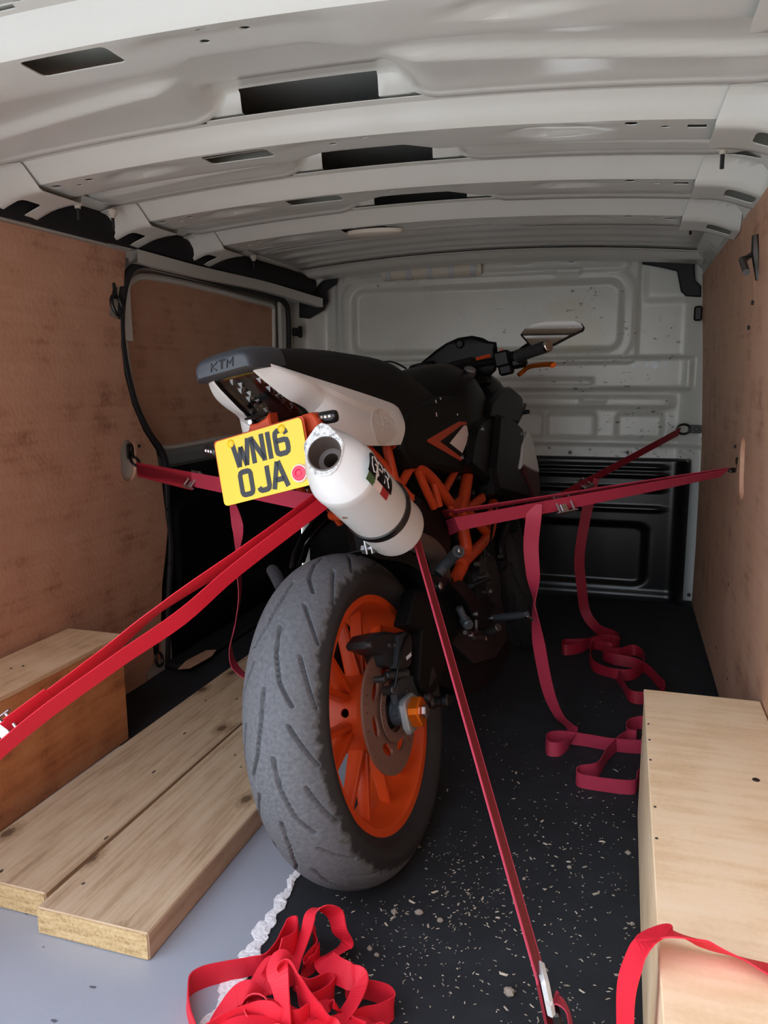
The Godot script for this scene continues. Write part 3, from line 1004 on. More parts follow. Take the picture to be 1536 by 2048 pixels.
func bulkhead() -> void:
	var w := setting("wall_front", "white pressed steel bulkhead behind the cab, scuffed with black marks", "wall")
	var nx := 215
	var ny := 112
	var m := grid_mesh(nx, ny, func(i: int, j: int) -> Vector3:
		var x := -0.90 + 1.80 * i / nx
		var y := 0.55 + 0.90 * j / ny
		return Vector3(x, y, bulk_z(x, y)), true, false, null, func(i: int, j: int) -> Vector2:
		var x := -0.90 + 1.80 * i / nx
		var y := 0.55 + 0.90 * j / ny
		return Vector2((x + 0.86) / 1.72, (1.45 - y) / 1.45))
	obj("pressed_panel", m, M.bulk_paint, w)
	var g := G.new()
	g.box(Vector3(0, 0.70, -3.40), Vector3(1.86, 1.65, 0.05), 0.005)
	obj("cab_side_panel", g, M.steel_shell, w)
	# black plastic lower cover with swages
	m = grid_mesh(110, 100, func(i: int, j: int) -> Vector3:
		var x := -0.84 + 1.64 * i / 110.0
		var y := 0.012 + 0.59 * j / 100.0
		var z := -3.262
		for k in [0.565, 0.535, 0.475, 0.395]:
			z += 0.011 * smooth(0.014, 0.004, absf(y - k)) * smooth(0.72, 0.68, absf(x))
		z -= 0.02 * smooth(0.01, -0.02, rrect(Vector2(x, y), Vector2(0.1, 0.2), Vector2(0.55, 0.13), 0.04))
		z += 0.012 * smooth(0.06, 0.03, y) - 0.06 * smooth(0.595, 0.602, y)
		return Vector3(x, y, z + 0.03 * smooth(0.74, 0.8, x)), true)
	var lc := obj("lower_cover", m, M.black_plastic, w)
	tag(lc, "glossy black plastic cover on the foot of the bulkhead", "")
	for q in [[1376, 921], [1378, 1190], [1255, 905], [1140, 905]]:
		var p := wp(q[0], q[1], 2, -3.235)
		screw(lc, p, Vector3(0, 0, 1), 0.008)
	# banded roll above the window panel
	var a := wp(765, 546, 2, -3.255)
	var b := wp(964, 534, 2, -3.255)
	g = G.new()
	g.tube(PackedVector3Array([a, a + Vector3(0.01, 0, 0), b - Vector3(0.01, 0, 0), b]), [0.028, 0.034, 0.034, 0.028], 12, true, false, 0.8, Vector3.UP)
	var roll := obj("banded_roll", g, M.cream, w)
	for i in 5:
		g = G.new()
		var c := a.lerp(b, 0.07 + 0.85 * i / 4.0)
		g.tube(PackedVector3Array([c - Vector3(0.011, 0, 0), c + Vector3(0.011, 0, 0)]), 0.0365, 14, true, false, 0.82, Vector3.UP)
		obj("metal_band", g, M.bright_band, roll)
	# black brackets of the upper corners
	g = G.new()
	var P := PackedVector2Array()
	for q in [[1283, 495], [1296, 494], [1312, 510], [1378, 508], [1388, 518], [1390, 562], [1402, 572], [1402, 594], [1372, 592], [1362, 582], [1354, 542], [1320, 534], [1285, 528]]:
		var p := wp(q[0], q[1], 2, -3.25)
		P.append(Vector2(p.x, p.y))
	g.prism(P, Vector3(0, 0, -3.27), Vector3.RIGHT, Vector3.UP, Vector3(0, 0, 0.03), 0.004)
	obj("corner_bracket", g, M.black_matt, w)
	g = G.new()
	P = PackedVector2Array()
	for q in [[592, 600], [620, 575], [655, 542], [668, 546], [664, 566], [645, 578], [648, 600], [640, 618], [610, 636], [592, 634]]:
		var p := wp(q[0], q[1], 2, -3.2)
		P.append(Vector2(p.x, p.y))
	g.prism(P, Vector3(0, 0, -3.26), Vector3.RIGHT, Vector3.UP, Vector3(0, 0, 0.03), 0.004)
	obj("corner_bracket", g, M.black_matt, w)
	# white hinge arm over the left bracket
	g = G.new()
	P = PackedVector2Array()
	for q in [[596, 553], [630, 548], [652, 540], [650, 552], [636, 562], [622, 578], [614, 578], [622, 562], [596, 566]]:
		var p := wp(q[0], q[1], 2, -3.15)
		P.append(Vector2(p.x, p.y))
	g.prism(P, Vector3(0, 0, -3.19), Vector3.RIGHT, Vector3.UP, Vector3(0, 0, 0.02), 0.003)
	obj("hinge_arm", g, M.white_paint, w)
	# screws of the lugs, holes
	for q in [[553, 170], [1060, 112], [1380, 95]]:
		var p := wp(560 + q[0] * 0.3255, 480 + q[1] * 0.3255, 2, -3.26)
		screw(w, p, Vector3(0, 0, 1), 0.008)
	for q in [[1144, 523, 0.010], [1190, 712, 0.0], [1293, 730, 0.008], [1310, 730, 0.014], [1331, 730, 0.007], [1265, 731, 0.008], [759, 573, 0.006], [1172, 546, 0.006]]:
		if q[2] == 0.0: continue
		var p := wp(q[0], q[1], 2, -3.3)
		var h := G.new()
		h.cyl(Vector3(p.x, p.y, bulk_z(p.x, p.y) - 0.004), Vector3(p.x, p.y, bulk_z(p.x, p.y) + 0.0015), q[2], 10)
		obj("blanking_plug", h, M.galv, w)
	# side buckle on the right
	g = G.new()
	var bk := wp(1396, 627, 2, -3.22)
	g.box(bk, Vector3(0.03, 0.055, 0.02), 0.006)
	obj("side_buckle", g, M.black_plastic, w)

# ---------------------------------------------------------------- loads on the floor
func boxes_and_planks() -> void:
	# wheel arch boxes
	for s in [-1, 1]:
		var x0 := 0.605 if s > 0 else 0.657
		var h := 0.285
		var t: Node3D
		var body: Material = M.ply_box if s > 0 else M.ply_box_old
		var lid: Material = M.ply_box if s > 0 else M.ply_lid
		if s > 0: t = thing("plywood_box", "pale plywood wheel arch box on the side opposite the door", "box", Vector3(0, 0, -1.13))
		else: t = thing("plywood_box", "orange brown plywood wheel arch box beside the planks", "box", Vector3(0, 0, -1.13))
		var g := G.new()
		g.box(Vector3(s * (x0 + 0.006), (h - 0.012) * 0.5, 0), Vector3(0.012, h - 0.012, 0.93), 0.0015, Basis(), 2)
		obj("side_panel", g, body, t)
		g = G.new()
		g.box(Vector3(s * (x0 + 0.012 + 0.105), (h - 0.012) * 0.5, -0.459), Vector3(0.21, h - 0.012, 0.012), 0.0015, Basis(), 0)
		obj("end_panel", g, body, t)
		g = G.new()
		var wdt := 0.825 - x0
		g.box(Vector3(s * (x0 - 0.001 + wdt * 0.5), h - 0.006, -0.001), Vector3(wdt, 0.012, 0.936), 0.0015, Basis(), 0 if s > 0 else 2)
		var top := obj("lid", g, lid, t)
		if s > 0:
			for q in [[1512, 1560]]:
				var p := wp(q[0], q[1], 1, h)
				screw(top, p - Vector3(0, 0, -1.13), Vector3.UP, 0.006)
			for q in [[1297, 1448], [1299, 1480], [1301, 1520], [1310, 1614], [1313, 1677]]:
				var p := wp(q[0], q[1], 1, h)
				screw(top, p - Vector3(0, 0, -1.13), Vector3.UP, 0.0022)
		else:
			for q in [[22, 1337], [46, 1332]]:
				var p := wp(q[0], q[1], 1, h)
				screw(top, p - Vector3(0, 0, -1.13), Vector3.UP, 0.003)
	# planks
	for k in 2:
		var L := 1.45
		var x := -0.478 if k == 0 else -0.2535
		var z0 := -0.967 if k == 0 else -0.933
		var t := thing("wooden_plank", "weathered timber plank lying against the orange brown plywood box" if k == 0 else "weathered timber plank lying next to the motorcycle's rear tyre", "plank", Vector3(x, 0.0025, z0 - L * 0.5))
		t.rotation.y = -0.010 if k == 0 else -0.006
		var g := G.new()
		g.box(Vector3(0, 0.0245, 0), Vector3(0.218, 0.049, L), 0.0025, Basis(), 2)
		obj("timber", g, M["plank%d" % k], t)
		g = G.new()
		g.box(Vector3(0, 0.0245, L * 0.5 + 0.0002), Vector3(0.214, 0.045, 0.0012), 0.0)
		tag(obj("sawn_end", g, M.plank_end, t), "pale rough sawn end grain", "")
	# grey floor sheet with its torn edge
	var R := RandomNumberGenerator.new()
	R.seed = 12
	var edge := []
	var path := [[760, 1440], [722, 1520], [690, 1590], [650, 1660], [594, 1752], [572, 1796], [546, 1842], [522, 1888], [500, 1930], [470, 1985], [440, 2048], [400, 2130]]
	for i in path.size() - 1:
		for k in 14:
			var px: float = lerpf(path[i][0], path[i + 1][0], k / 14.0) + R.randf_range(-1.6, 1.6) + 3.0 * sin(i * 2.3 + k * 0.55)
			var py: float = lerpf(path[i][1], path[i + 1][1], k / 14.0)
			var p := wp(px, py, 1, 0.002)
			edge.append(Vector2(p.x, p.z))
	var poly := PackedVector2Array()
	for e in edge: poly.append(e)
	poly.append(Vector2(edge[-1].x, -0.665)); poly.append(Vector2(-0.655, -0.665)); poly.append(Vector2(-0.655, -1.55)); poly.append(Vector2(-0.5, -1.70)); poly.append(Vector2(-0.2, -1.68))
	var sheet := thing("floor_sheet", "grey plastic floor sheet torn to a white ragged edge", "sheet")
	var g := G.new()
	g.prism(poly, Vector3(0, 0.0005, 0), Vector3.RIGHT, Vector3(0, 0, 1), Vector3(0, 0.0018, 0), 0.0, 1.0)
	obj("sheet_panel", g, M.grey_sheet, sheet)
	# ragged fibre edge, a thin uneven lip
	g = G.new()
	var rows := []
	for j in 4: rows.append(PackedVector3Array())
	for i in edge.size():
		var dir: Vector2 = (edge[mini(i + 1, edge.size() - 1)] - edge[maxi(i - 1, 0)]).normalized()
		var nrm := Vector2(-dir.y, dir.x)
		if nrm.x < 0: nrm = -nrm
		var t := float(i) / edge.size()
		var wdt := (0.008 + 0.014 * smooth(0.25, 0.7, t)) * (1.0 + 0.25 * sin(i * 0.37) + R.randf_range(-0.1, 0.1))
		for j in 4:
			var q: Vector2 = edge[i] + nrm * (-wdt + wdt * 1.25 * j / 3.0 + R.randf_range(-0.0010, 0.0010))
			rows[j].append(Vector3(q.x, 0.0022 + [0.0004, 0.0014, 0.0024, 0.0004][j] * R.randf_range(0.6, 1.5), q.y))
	g.skin(rows, Vector3(0, -0.0016, 0))
	tag(obj("torn_edge", g, M.torn_white, sheet, 20), "white ragged torn edge", "")

# ---------------------------------------------------------------- the motorcycle (own frame: x right, y up, z back, origin at the rear axle)
var bike: Node3D

func bpart(called: String, g, m: Material, parent: Node = null, crease := 40.0) -> MeshInstance3D:
	var o := obj(called, g, m, bike if parent == null else parent, crease)
	if parent == null: o.position = BIKE_UP
	return o

func bike_materials() -> void:
	mat("orange", c8(196, 70, 26), 0.36)
	M.orange.metallic_specular = 0.35
	mat("orange_frame", c8(174, 60, 26), 0.42)
	M.orange_frame.metallic_specular = 0.35
	mat("orange_anodised", c8(226, 110, 24), 0.28, 0.75)
	var m := mat("bike_white", c8(206, 205, 201), 0.34)
	m.clearcoat_enabled = true; m.clearcoat = 0.5; m.clearcoat_roughness = 0.12
	m = mat("white_scuffed", Color.WHITE, 0.38)
	tex(m, mixed([noise_img(201, 0.045, 256, 256, 5), noise_img(202, 0.16, 256, 256, 3)], [0.6, 0.45], 256, ramp([[0.0, c8(52, 50, 48)], [0.30, c8(96, 94, 90)], [0.42, c8(190, 189, 184)], [0.55, c8(206, 205, 201)], [1.0, c8(210, 209, 205)]])), 10.0)
	mat("scuff_patch", c8(184, 178, 170), 0.7)
	mat("bike_black", c8(11, 11, 12), 0.42)
	M.bike_black.metallic_specular = 0.3
	mat("bike_matt", c8(13, 13, 13), 0.55)
	M.bike_matt.metallic_specular = 0.28
	m = mat("seat_vinyl", c8(17, 17, 17), 0.6)
	m.metallic_specular = 0.3
	bump(m, noise_img(203, 0.3, 256, 256, 2), 0.3, 14.0)
	mat("tail_grey", c8(46, 50, 56), 0.5)
	mat("tail_dark", c8(30, 33, 37), 0.5)
	mat("engine", c8(30, 30, 31), 0.42, 0.2)
	mat("cast_dark", c8(58, 63, 68), 0.42, 0.3)
	mat("disc_steel", c8(128, 96, 82), 0.42, 0.35)
	mat("pipe_brown", c8(84, 74, 68), 0.5, 0.2)
	mat("slot_brown", c8(104, 72, 50), 0.7)
	mat("maroon", c8(62, 24, 26), 0.5)
	mat("plate_yellow", c8(224, 184, 12), 0.35)
	mat("plate_ink", c8(22, 26, 32), 0.5)
	mat("red_reflector", c8(210, 20, 66), 0.2)
	mat("pink_ring", c8(238, 214, 206), 0.4)
	mat("flag_green", c8(70, 100, 60), 0.4)
	mat("flag_white", c8(226, 210, 204), 0.4)
	mat("flag_red", c8(158, 40, 44), 0.4)
	mat("ink_white", c8(226, 224, 220), 0.5)
	mat("mirror_glass", c8(240, 242, 242), 0.02, 1.0)
	mat("chrome", c8(200, 200, 200), 0.12, 1.0)
	m = mat("smoked_lens", Color(0.03, 0.03, 0.03, 0.28), 0.05)
	m.transparency = BaseMaterial3D.TRANSPARENCY_ALPHA
	m = mat("tyre_tread", Color.WHITE, 0.72)
	m.vertex_color_use_as_albedo = true
	tex(m, mixed([noise_img(211, 0.03, 512, 512, 5), noise_img(212, 0.25, 512, 512, 3)], [0.55, 0.85], 512, ramp([[0.0, c8(120, 120, 120)], [0.45, c8(190, 190, 190)], [0.8, c8(230, 230, 230)], [1.0, c8(255, 255, 255)]])), 7.0)
	bump(m, noise_img(213, 0.2, 512, 512, 3), 0.5)

func tyre_profile(rw: float, ro: float) -> PackedVector3Array:
	var base := [[0.0, 0.306], [0.02, 0.3038], [0.038, 0.2975], [0.053, 0.2875], [0.064, 0.275], [0.0715, 0.263], [0.075, 0.253], [0.0735, 0.243], [0.068, 0.2335], [0.061, 0.2265], [0.056, 0.2225], [0.053, 0.212]]
	var pts := []
	for i in range(base.size() - 1, 0, -1): pts.append(Vector3(-base[i][0] * rw, base[i][1] + (ro - 0.306) * clampf((base[i][1] - 0.212) / 0.094, 0, 1), 0))
	for b in base: pts.append(Vector3(b[0] * rw, b[1] + (ro - 0.306) * clampf((b[1] - 0.212) / 0.094, 0, 1), 0))
	return spline(pts, 6)

func resample(p: PackedVector3Array, n: int) -> PackedVector3Array:
	var L := [0.0]
	for i in p.size() - 1: L.append(L[-1] + p[i].distance_to(p[i + 1]))
	var o := PackedVector3Array()
	var k := 0
	for i in n + 1:
		var s: float = L[-1] * i / n
		while k < p.size() - 2 and L[k + 1] < s: k += 1
		o.append(p[k].lerp(p[k + 1], clampf((s - L[k]) / maxf(L[k + 1] - L[k], 1e-9), 0, 1)))
	return o

func seg_d(p: Vector2, a: Vector2, b: Vector2) -> float:
	var d := b - a
	var t := clampf((p - a).dot(d) / d.length_squared(), 0, 1)
	return p.distance_to(a + d * t)

func tyre(rw: float, ro: float, na: int, nc: int, grooves: bool, worn: Color) -> ArrayMesh:
	var prof := resample(tyre_profile(rw, ro), nc)
	var s := PackedFloat32Array()
	var acc := 0.0
	for i in prof.size():
		if i > 0: acc += prof[i].distance_to(prof[i - 1])
		s.append(acc)
	for i in s.size(): s[i] -= acc * 0.5
	var n := FastNoiseLite.new()
	n.seed = 9; n.frequency = 40.0; n.fractal_octaves = 3
	var pitches := 9
	# grooves of one pitch, as (distance round the tyre, distance from the middle)
	var P := TAU * 0.30 / pitches
	var GR := [[Vector2(0.0, 0.006), Vector2(0.05, 0.010), Vector2(0.10, 0.022), Vector2(0.135, 0.042)], [Vector2(0.055, 0.050), Vector2(0.14, 0.080)], [Vector2(0.165, 0.036), Vector2(0.235, 0.075)]]
	var per := na / pitches
	var cut := PackedFloat32Array()       # distance to the nearest groove line, one pitch, right half
	cut.resize(per * (nc + 1)); cut.fill(1.0)
	if grooves:
		for i in per:
			for j in nc + 1:
				var sv := s[j]
				if sv < -0.001 or sv > 0.088: continue
				var u := P * i / per
				for gr in GR:
					for sh in [0.0, P]:
						for k in gr.size() - 1:
							var A: Vector2 = gr[k]
							var B: Vector2 = gr[k + 1]
							if sv < minf(A.y, B.y) - 0.006 or sv > maxf(A.y, B.y) + 0.006: continue
							cut[i * (nc + 1) + j] = minf(cut[i * (nc + 1) + j], seg_d(Vector2(u + sh, sv), A, B))
	var line := func(i: int, j: int) -> float:
		var jj := j if j * 2 >= nc else nc - j
		var ii := (i % per) if j * 2 >= nc else ((i + per / 2) % per)
		return cut[ii * (nc + 1) + jj]
	return grid_mesh(na, nc, func(i: int, j: int) -> Vector3:
		var an := TAU * i / na
		var p := prof[j]
		var r: float = p.y - 0.010 * smooth(0.0034, 0.0020, line.call(i, j))
		return Vector3(p.x, r * cos(an), r * sin(an)), false, true, func(i: int, j: int) -> Color:
		var an := TAU * i / na
		var p := prof[j]
		var q := Vector3(p.x, p.y * cos(an), p.y * sin(an))
		var e := absf(s[j]) + n.get_noise_3dv(q) * 0.012
		var tread := smooth(0.086, 0.078, e)
		var crust := smooth(0.074, 0.080, e) * tread
		var cl := Color(0.016, 0.0155, 0.015).lerp(worn, tread).lerp(Color(0.10, 0.088, 0.076), crust)
		return cl)

func rim(g: G, half: float) -> void:
	var f := half
	g.lathe(PackedVector2Array([Vector2(0.232, f), Vector2(0.229, f + 0.003), Vector2(0.206, f + 0.002), Vector2(0.201, f - 0.004), Vector2(0.197, f - 0.020), Vector2(0.186, 0.012), Vector2(0.184, 0.0), Vector2(0.186, -0.012), Vector2(0.197, -f + 0.020), Vector2(0.201, -f + 0.004), Vector2(0.206, -f - 0.002), Vector2(0.229, -f - 0.003), Vector2(0.232, -f), Vector2(0.222, -f + 0.006), Vector2(0.214, -f + 0.01), Vector2(0.205, 0.0), Vector2(0.214, f - 0.01), Vector2(0.222, f - 0.006)]), Vector3.ZERO, Vector3.RIGHT, 72, true)

func beam(g: G, a: Vector3, b: Vector3, wa: float, wb: float, da: float, db: float) -> void:
	# spoke: a to b in the wheel plane, wide w across, d deep along x, rounded
	var t := (b - a).normalized()
	var n := Vector3.RIGHT.cross(t).normalized()
	var rings := []
	for k in 3:
		var f := k / 2.0
		var c := a.lerp(b, f)
		var w := lerpf(wa, wb, f) * 0.5
		var d := lerpf(da, db, f) * 0.5
		var x := Vector3.RIGHT
		rings.append(PackedVector3Array([c + n * w + x * d * 0.6, c + n * w * 0.6 + x * d, c - n * w * 0.6 + x * d, c - n * w + x * d * 0.6, c - n * w - x * d * 0.6, c - n * w * 0.6 - x * d, c + n * w * 0.6 - x * d, c + n * w - x * d * 0.6]))
	g.loft(rings)

func pxy(list: Array, lx: float) -> PackedVector2Array:
	# pixel outline -> polygon (z, y) on the plane x = lx of the machine
	var o := PackedVector2Array()
	for q in list:
		var p := bp(q[0], q[1], lx)
		o.append(Vector2(p.z, p.y))
	return o

func slab(g: G, list: Array, x0: float, x1: float, bv := 0.003) -> void:
	g.prism(pxy(list, x1), Vector3(x0, 0, 0), Vector3(0, 0, 1), Vector3.UP, Vector3(x1 - x0, 0, 0), bv)

func mirrored(g: G) -> G:
	var o := G.new()
	for i in range(0, g.v.size(), 3):
		var f := Vector3(-1, 1, 1)
		o.tri(g.v[i] * f, g.v[i + 2] * f, g.v[i + 1] * f, g.uv[i], g.uv[i + 2], g.uv[i + 1])
	return o

func section(z: float, w: float, yb: float, yt: float, rnd := 0.5, n := 12, x0 := 0.0) -> PackedVector3Array:
	# closed loop: flat underside, rounded top
	var o := PackedVector3Array()
	for i in n + 1:
		var an := PI * i / n
		var cx := cos(an)
		var sy := sin(an)
		o.append(Vector3(x0 + signf(cx) * pow(absf(cx), rnd) * w, yb + pow(sy, rnd) * (yt - yb), z))
	return o

func wheel(called: String, rw: float, ro: float, half: float, at: Vector3, turn: float, na: int, nc: int, deg0: float, worn: Color, hole := -10.0) -> Node3D:
	var root := Node3D.new()
	put(root, called, bike)
	root.position = BIKE_UP + at
	root.rotation.y = turn
	var ty := obj("tyre", tyre(rw, ro, na, nc, true, worn), M.tyre_tread, root)
	if worn.r > 0.1: tag(ty, "worn black tyre scuffed grey across its tread", "")
	var g := G.new()
	rim(g, half)
	obj("rim", g, M.orange, root, 30)
	g = G.new()
	for sd in [-1.0, 1.0]:
		g.lathe(PackedVector2Array([Vector2(0.024, 0.062 * sd), Vector2(0.050, 0.062 * sd), Vector2(0.066, 0.052 * sd), Vector2(0.074, 0.040 * sd), Vector2(0.070, 0.040 * sd), Vector2(0.062, 0.047 * sd), Vector2(0.050, 0.056 * sd), Vector2(0.024, 0.056 * sd)]), Vector3.ZERO, Vector3.RIGHT, 40, true)
	g.sheet(rect2(Vector2(0, -0.0405), Vector2(TAU * 0.074, 0.0405)), [ellipse(Vector2(fposmod(hole, TAU) * 0.074, 0.016), Vector2(0.0085, 0.0085), 14)] if hole > -9.0 else [], Vector2(0.0147, 0.0135), func(p: Vector2, d: float) -> Vector3:
		var an := p.x / 0.074
		return Vector3(p.y, cos(an) * (0.074 - d), sin(an) * (0.074 - d)), 0.005)
	obj("hub", g, M.orange, root, 30)
	# seven V pairs of spokes
	for k in 14:
		g = G.new()
		var sgn := 1.0 if k % 2 == 0 else -1.0
		var th := deg_to_rad(deg0) + TAU * (k / 2) / 7.0
		var ah := th + sgn * deg_to_rad(5.0)
		var ar := th + sgn * deg_to_rad(11.5)
		beam(g, Vector3(0.012, cos(ah) * 0.068, sin(ah) * 0.068), Vector3(0.014, cos(ar) * 0.193, sin(ar) * 0.193), 0.015, 0.013, 0.032, 0.020)
		obj("spoke", g, M.orange, root, 30)
	return root

func motorcycle() -> void:
	bike_materials()
	bike = Node3D.new()
	put(bike, "motorcycle", self)
	bike.transform = Transform3D(bike_basis, axle - bike_basis * BIKE_UP)
	tag(bike, "black and orange motorcycle with white tail, leaning and strapped down", "motorcycle")
	# ---- rear wheel
	var hp := bp(668, 1428, 0.02)
	var rw := wheel("rear_wheel", 1.05, 0.306, 0.055, Vector3.ZERO, 0.0, 1260, 130, -9.0, Color(0.165, 0.172, 0.182), atan2(hp.z, hp.y))
	var g := G.new()
	# ---- brake disc
	g = G.new()
	var holes := [ellipse(Vector2.ZERO, Vector2(0.034, 0.034), 24)]
	for k in 7:
		var an := TAU * k / 7.0
		var e := PackedVector2Array()
		for q in ellipse(Vector2(0.072, 0.0), Vector2(0.011, 0.022), 12): e.append(q.rotated(an))
		holes.append(e)
	for k in 40:
		var e := PackedVector2Array()
		for q in rect2(Vector2(0.100 + 0.006 * (k % 2) - 0.004, -0.0013), Vector2(0.100 + 0.006 * (k % 2) + 0.004, 0.0013)): e.append(q.rotated(TAU * k / 40.0 + 0.03))
		holes.append(e)
	g.sheet(ellipse(Vector2.ZERO, Vector2(0.116, 0.116), 64), holes, Vector2(0.017, 0.017), func(p: Vector2, d: float) -> Vector3: return Vector3(0.074 - d, p.y, p.x), 0.0045)
	var disc := obj("brake_disc", g, M.disc_steel, rw, 30)
	g = G.new()
	holes = [ellipse(Vector2.ZERO, Vector2(0.040, 0.040), 32)]
	for k in 48:
		var e := PackedVector2Array()
		for q in rect2(Vector2(0.0455, -0.0012), Vector2(0.0555, 0.0012)): e.append(q.rotated(TAU * k / 48.0))
		holes.append(e)
	g.sheet(ellipse(Vector2.ZERO, Vector2(0.058, 0.058), 48), holes, Vector2(0.0145, 0.0145), func(p: Vector2, d: float) -> Vector3: return Vector3(0.082 - d, p.y, p.x), 0.002)
	obj("sensor_ring", g, M.disc_steel, disc, 30)
	g = G.new()
	g.lathe(PackedVector2Array([Vector2(0.0, 0.084), Vector2(0.022, 0.084), Vector2(0.030, 0.078), Vector2(0.034, 0.066), Vector2(0.034, 0.06), Vector2(0, 0.06)]), Vector3.ZERO, Vector3.RIGHT, 28)
	obj("hub_spacer", g, M.bike_black, rw)
	g = G.new()
	g.lathe(PackedVector2Array([Vector2(0.02, -0.072), Vector2(0.088, -0.072), Vector2(0.090, -0.075), Vector2(0.088, -0.078), Vector2(0.02, -0.078)]), Vector3.ZERO, Vector3.RIGHT, 40, true)
	obj("sprocket", g, M.dark_steel, rw)
	g = G.new()
	var vp := bp(675, 1133, 0.0)
	g.cyl(Vector3(0.03, 0.300, 0.02), Vector3(0.03, 0.302, 0.02), 0.004)
	# ---- swingarm
	g = G.new()
	slab(g, [[832, 1183], [816, 1250], [845, 1262], [838, 1360], [848, 1386], [862, 1394], [874, 1382], [908, 1285], [955, 1205], [968, 1160], [925, 1146], [880, 1160]], 0.078, 0.112, 0.004)
	g.prism(PackedVector2Array([Vector2(0.045, -0.03), Vector2(0.045, 0.03), Vector2(-0.25, 0.13), Vector2(-0.5, 0.15), Vector2(-0.5, 0.05), Vector2(-0.25, 0.02)]), Vector3(-0.112, 0, 0), Vector3(0, 0, 1), Vector3.UP, Vector3(0.034, 0, 0), 0.004)
	g.box(Vector3(0, 0.085, -0.46), Vector3(0.20, 0.09, 0.10), 0.015)
	var sw := bpart("swingarm", g, M.bike_matt)
	# diamond sticker and ring mark on the arm
	g = G.new()
	slab(g, [[866, 1332], [873, 1352], [861, 1372], [858, 1374], [862, 1345]], 0.112, 0.1126, 0.0)
	obj("sticker", g, M.dark_steel, sw)
	# axle carrier, adjuster and nut
	g = G.new()
	slab(g, [[790, 1382], [802, 1350], [838, 1352], [850, 1385], [842, 1398], [826, 1406], [814, 1412], [804, 1434], [792, 1432], [796, 1408]], 0.086, 0.100, 0.003)
	g.cyl(Vector3(0.080, -0.002, 0.0), Vector3(0.118, -0.002, 0.0), 0.026, 24, 0.003)
	bpart("caliper_carrier", g, M.cast_dark)
	g = G.new()
	var ac := bp(828, 1424, 0.122)
	g.prism(PackedVector2Array([Vector2(-0.035, -0.028), Vector2(-0.02, -0.036), Vector2(0.022, -0.034), Vector2(0.031, -0.02), Vector2(0.031, 0.024), Vector2(0.020, 0.032), Vector2(-0.02, 0.030), Vector2(-0.038, 0.016)]), Vector3(0.106, ac.y, ac.z), Vector3(0, 0, 1), Vector3.UP, Vector3(0.014, 0, 0), 0.003)
	var adj := bpart("chain_adjuster", g, M.galv)
	g = G.new()
	var star := PackedVector2Array()
	for k in 16:
		star.append(Vector2.from_angle(TAU * (k + 0.5) / 16.0) * (0.0275 if (k / 2) % 2 == 0 else 0.0240))
	g.prism(star, Vector3(0.118, ac.y, ac.z), Vector3(0, 0, 1), Vector3.UP, Vector3(0.022, 0, 0), 0.003)
	var nut := obj("axle_nut_cap", g, M.orange_anodised, adj, 25)
	g = G.new()
	g.prism(ellipse(Vector2.ZERO, Vector2(0.0125, 0.0125), 6), Vector3(0.140, ac.y, ac.z), Vector3(0, 0, 1), Vector3.UP, Vector3(0.009, 0, 0), 0.0015)
	obj("axle_nut", g, M.steel, nut, 25)
	# paddock stand bobbin and its bolt head
	g = G.new()
	var b0 := bp(864, 1404, 0.112)
	g.lathe(PackedVector2Array([Vector2(0, -0.004), Vector2(0.014, -0.004), Vector2(0.015, 0.003), Vector2(0.0105, 0.008), Vector2(0.0105, 0.022), Vector2(0.0135, 0.026), Vector2(0.0135, 0.034), Vector2(0.011, 0.037), Vector2(0, 0.037)]), b0, Vector3.RIGHT, 20)
	bpart("stand_bobbin", g, M.black_plastic, null, 30)
	g = G.new()
	var b1 := bp(850, 1396, 0.113)
	g.cyl(b1, b1 + Vector3(0.012, 0, 0), 0.009, 12, 0.002)
	bpart("arm_bolt", g, M.dark_steel)
	# ---- rear caliper
	g = G.new()
	slab(g, [[736, 1297], [735, 1283], [746, 1269], [775, 1262], [800, 1266], [806, 1290], [801, 1322], [796, 1338], [776, 1330], [770, 1310], [745, 1300]], 0.052, 0.098, 0.006)
	slab(g, [[804, 1270], [815, 1262], [824, 1268], [826, 1295], [824, 1330], [812, 1342], [800, 1336], [801, 1300]], 0.085, 0.112, 0.005)
	var cal := bpart("brake_caliper", g, M.engine)
	g = G.new()
	var tm := TextMesh.new()
	tm.text = "BYBRE"; tm.font_size = 16; tm.pixel_size = 0.00055; tm.depth = 0.0008
	var ct := bp(818, 1312, 0.1125)
	var tx := MeshInstance3D.new()
	tx.mesh = tm; tx.material_override = M.ink_white
	put(tx, "caliper_lettering", cal)
	tx.transform = Transform3D(Basis(Vector3(0, 0, -1), Vector3.UP, Vector3.RIGHT), ct)
	for q in [[741, 1290], [780, 1290], [791, 1291], [768, 1358], [815, 1345], [815, 1382]]:
		g = G.new()
		var p := bp(q[0], q[1], 0.10)
		g.cyl(p - Vector3(0.02, 0, 0), p + Vector3(0.003, 0, 0), 0.006, 10, 0.001)
		obj("caliper_bolt", g, M.dark_steel, cal)
	for q in [[[770, 1352], [816, 1346]], [[768, 1382], [790, 1380]]]:
		g = G.new()
		g.cyl(bp(q[0][0], q[0][1], 0.085), bp(q[1][0], q[1][1], 0.112), 0.0085, 14, 0.002)
		obj("slide_pin", g, M.engine, cal)
	g = G.new()
	g.tube(spline([bp(819, 1268, 0.115), bp(806, 1290, 0.118), bp(797, 1330, 0.118), bp(790, 1372, 0.112), bp(786, 1382, 0.104)], 6), 0.0028, 8)
	bpart("sensor_cable", g, M.bike_black)
	# ---- exhaust
	exhaust()
	# ---- tail
	tail()
	chassis()
	front()

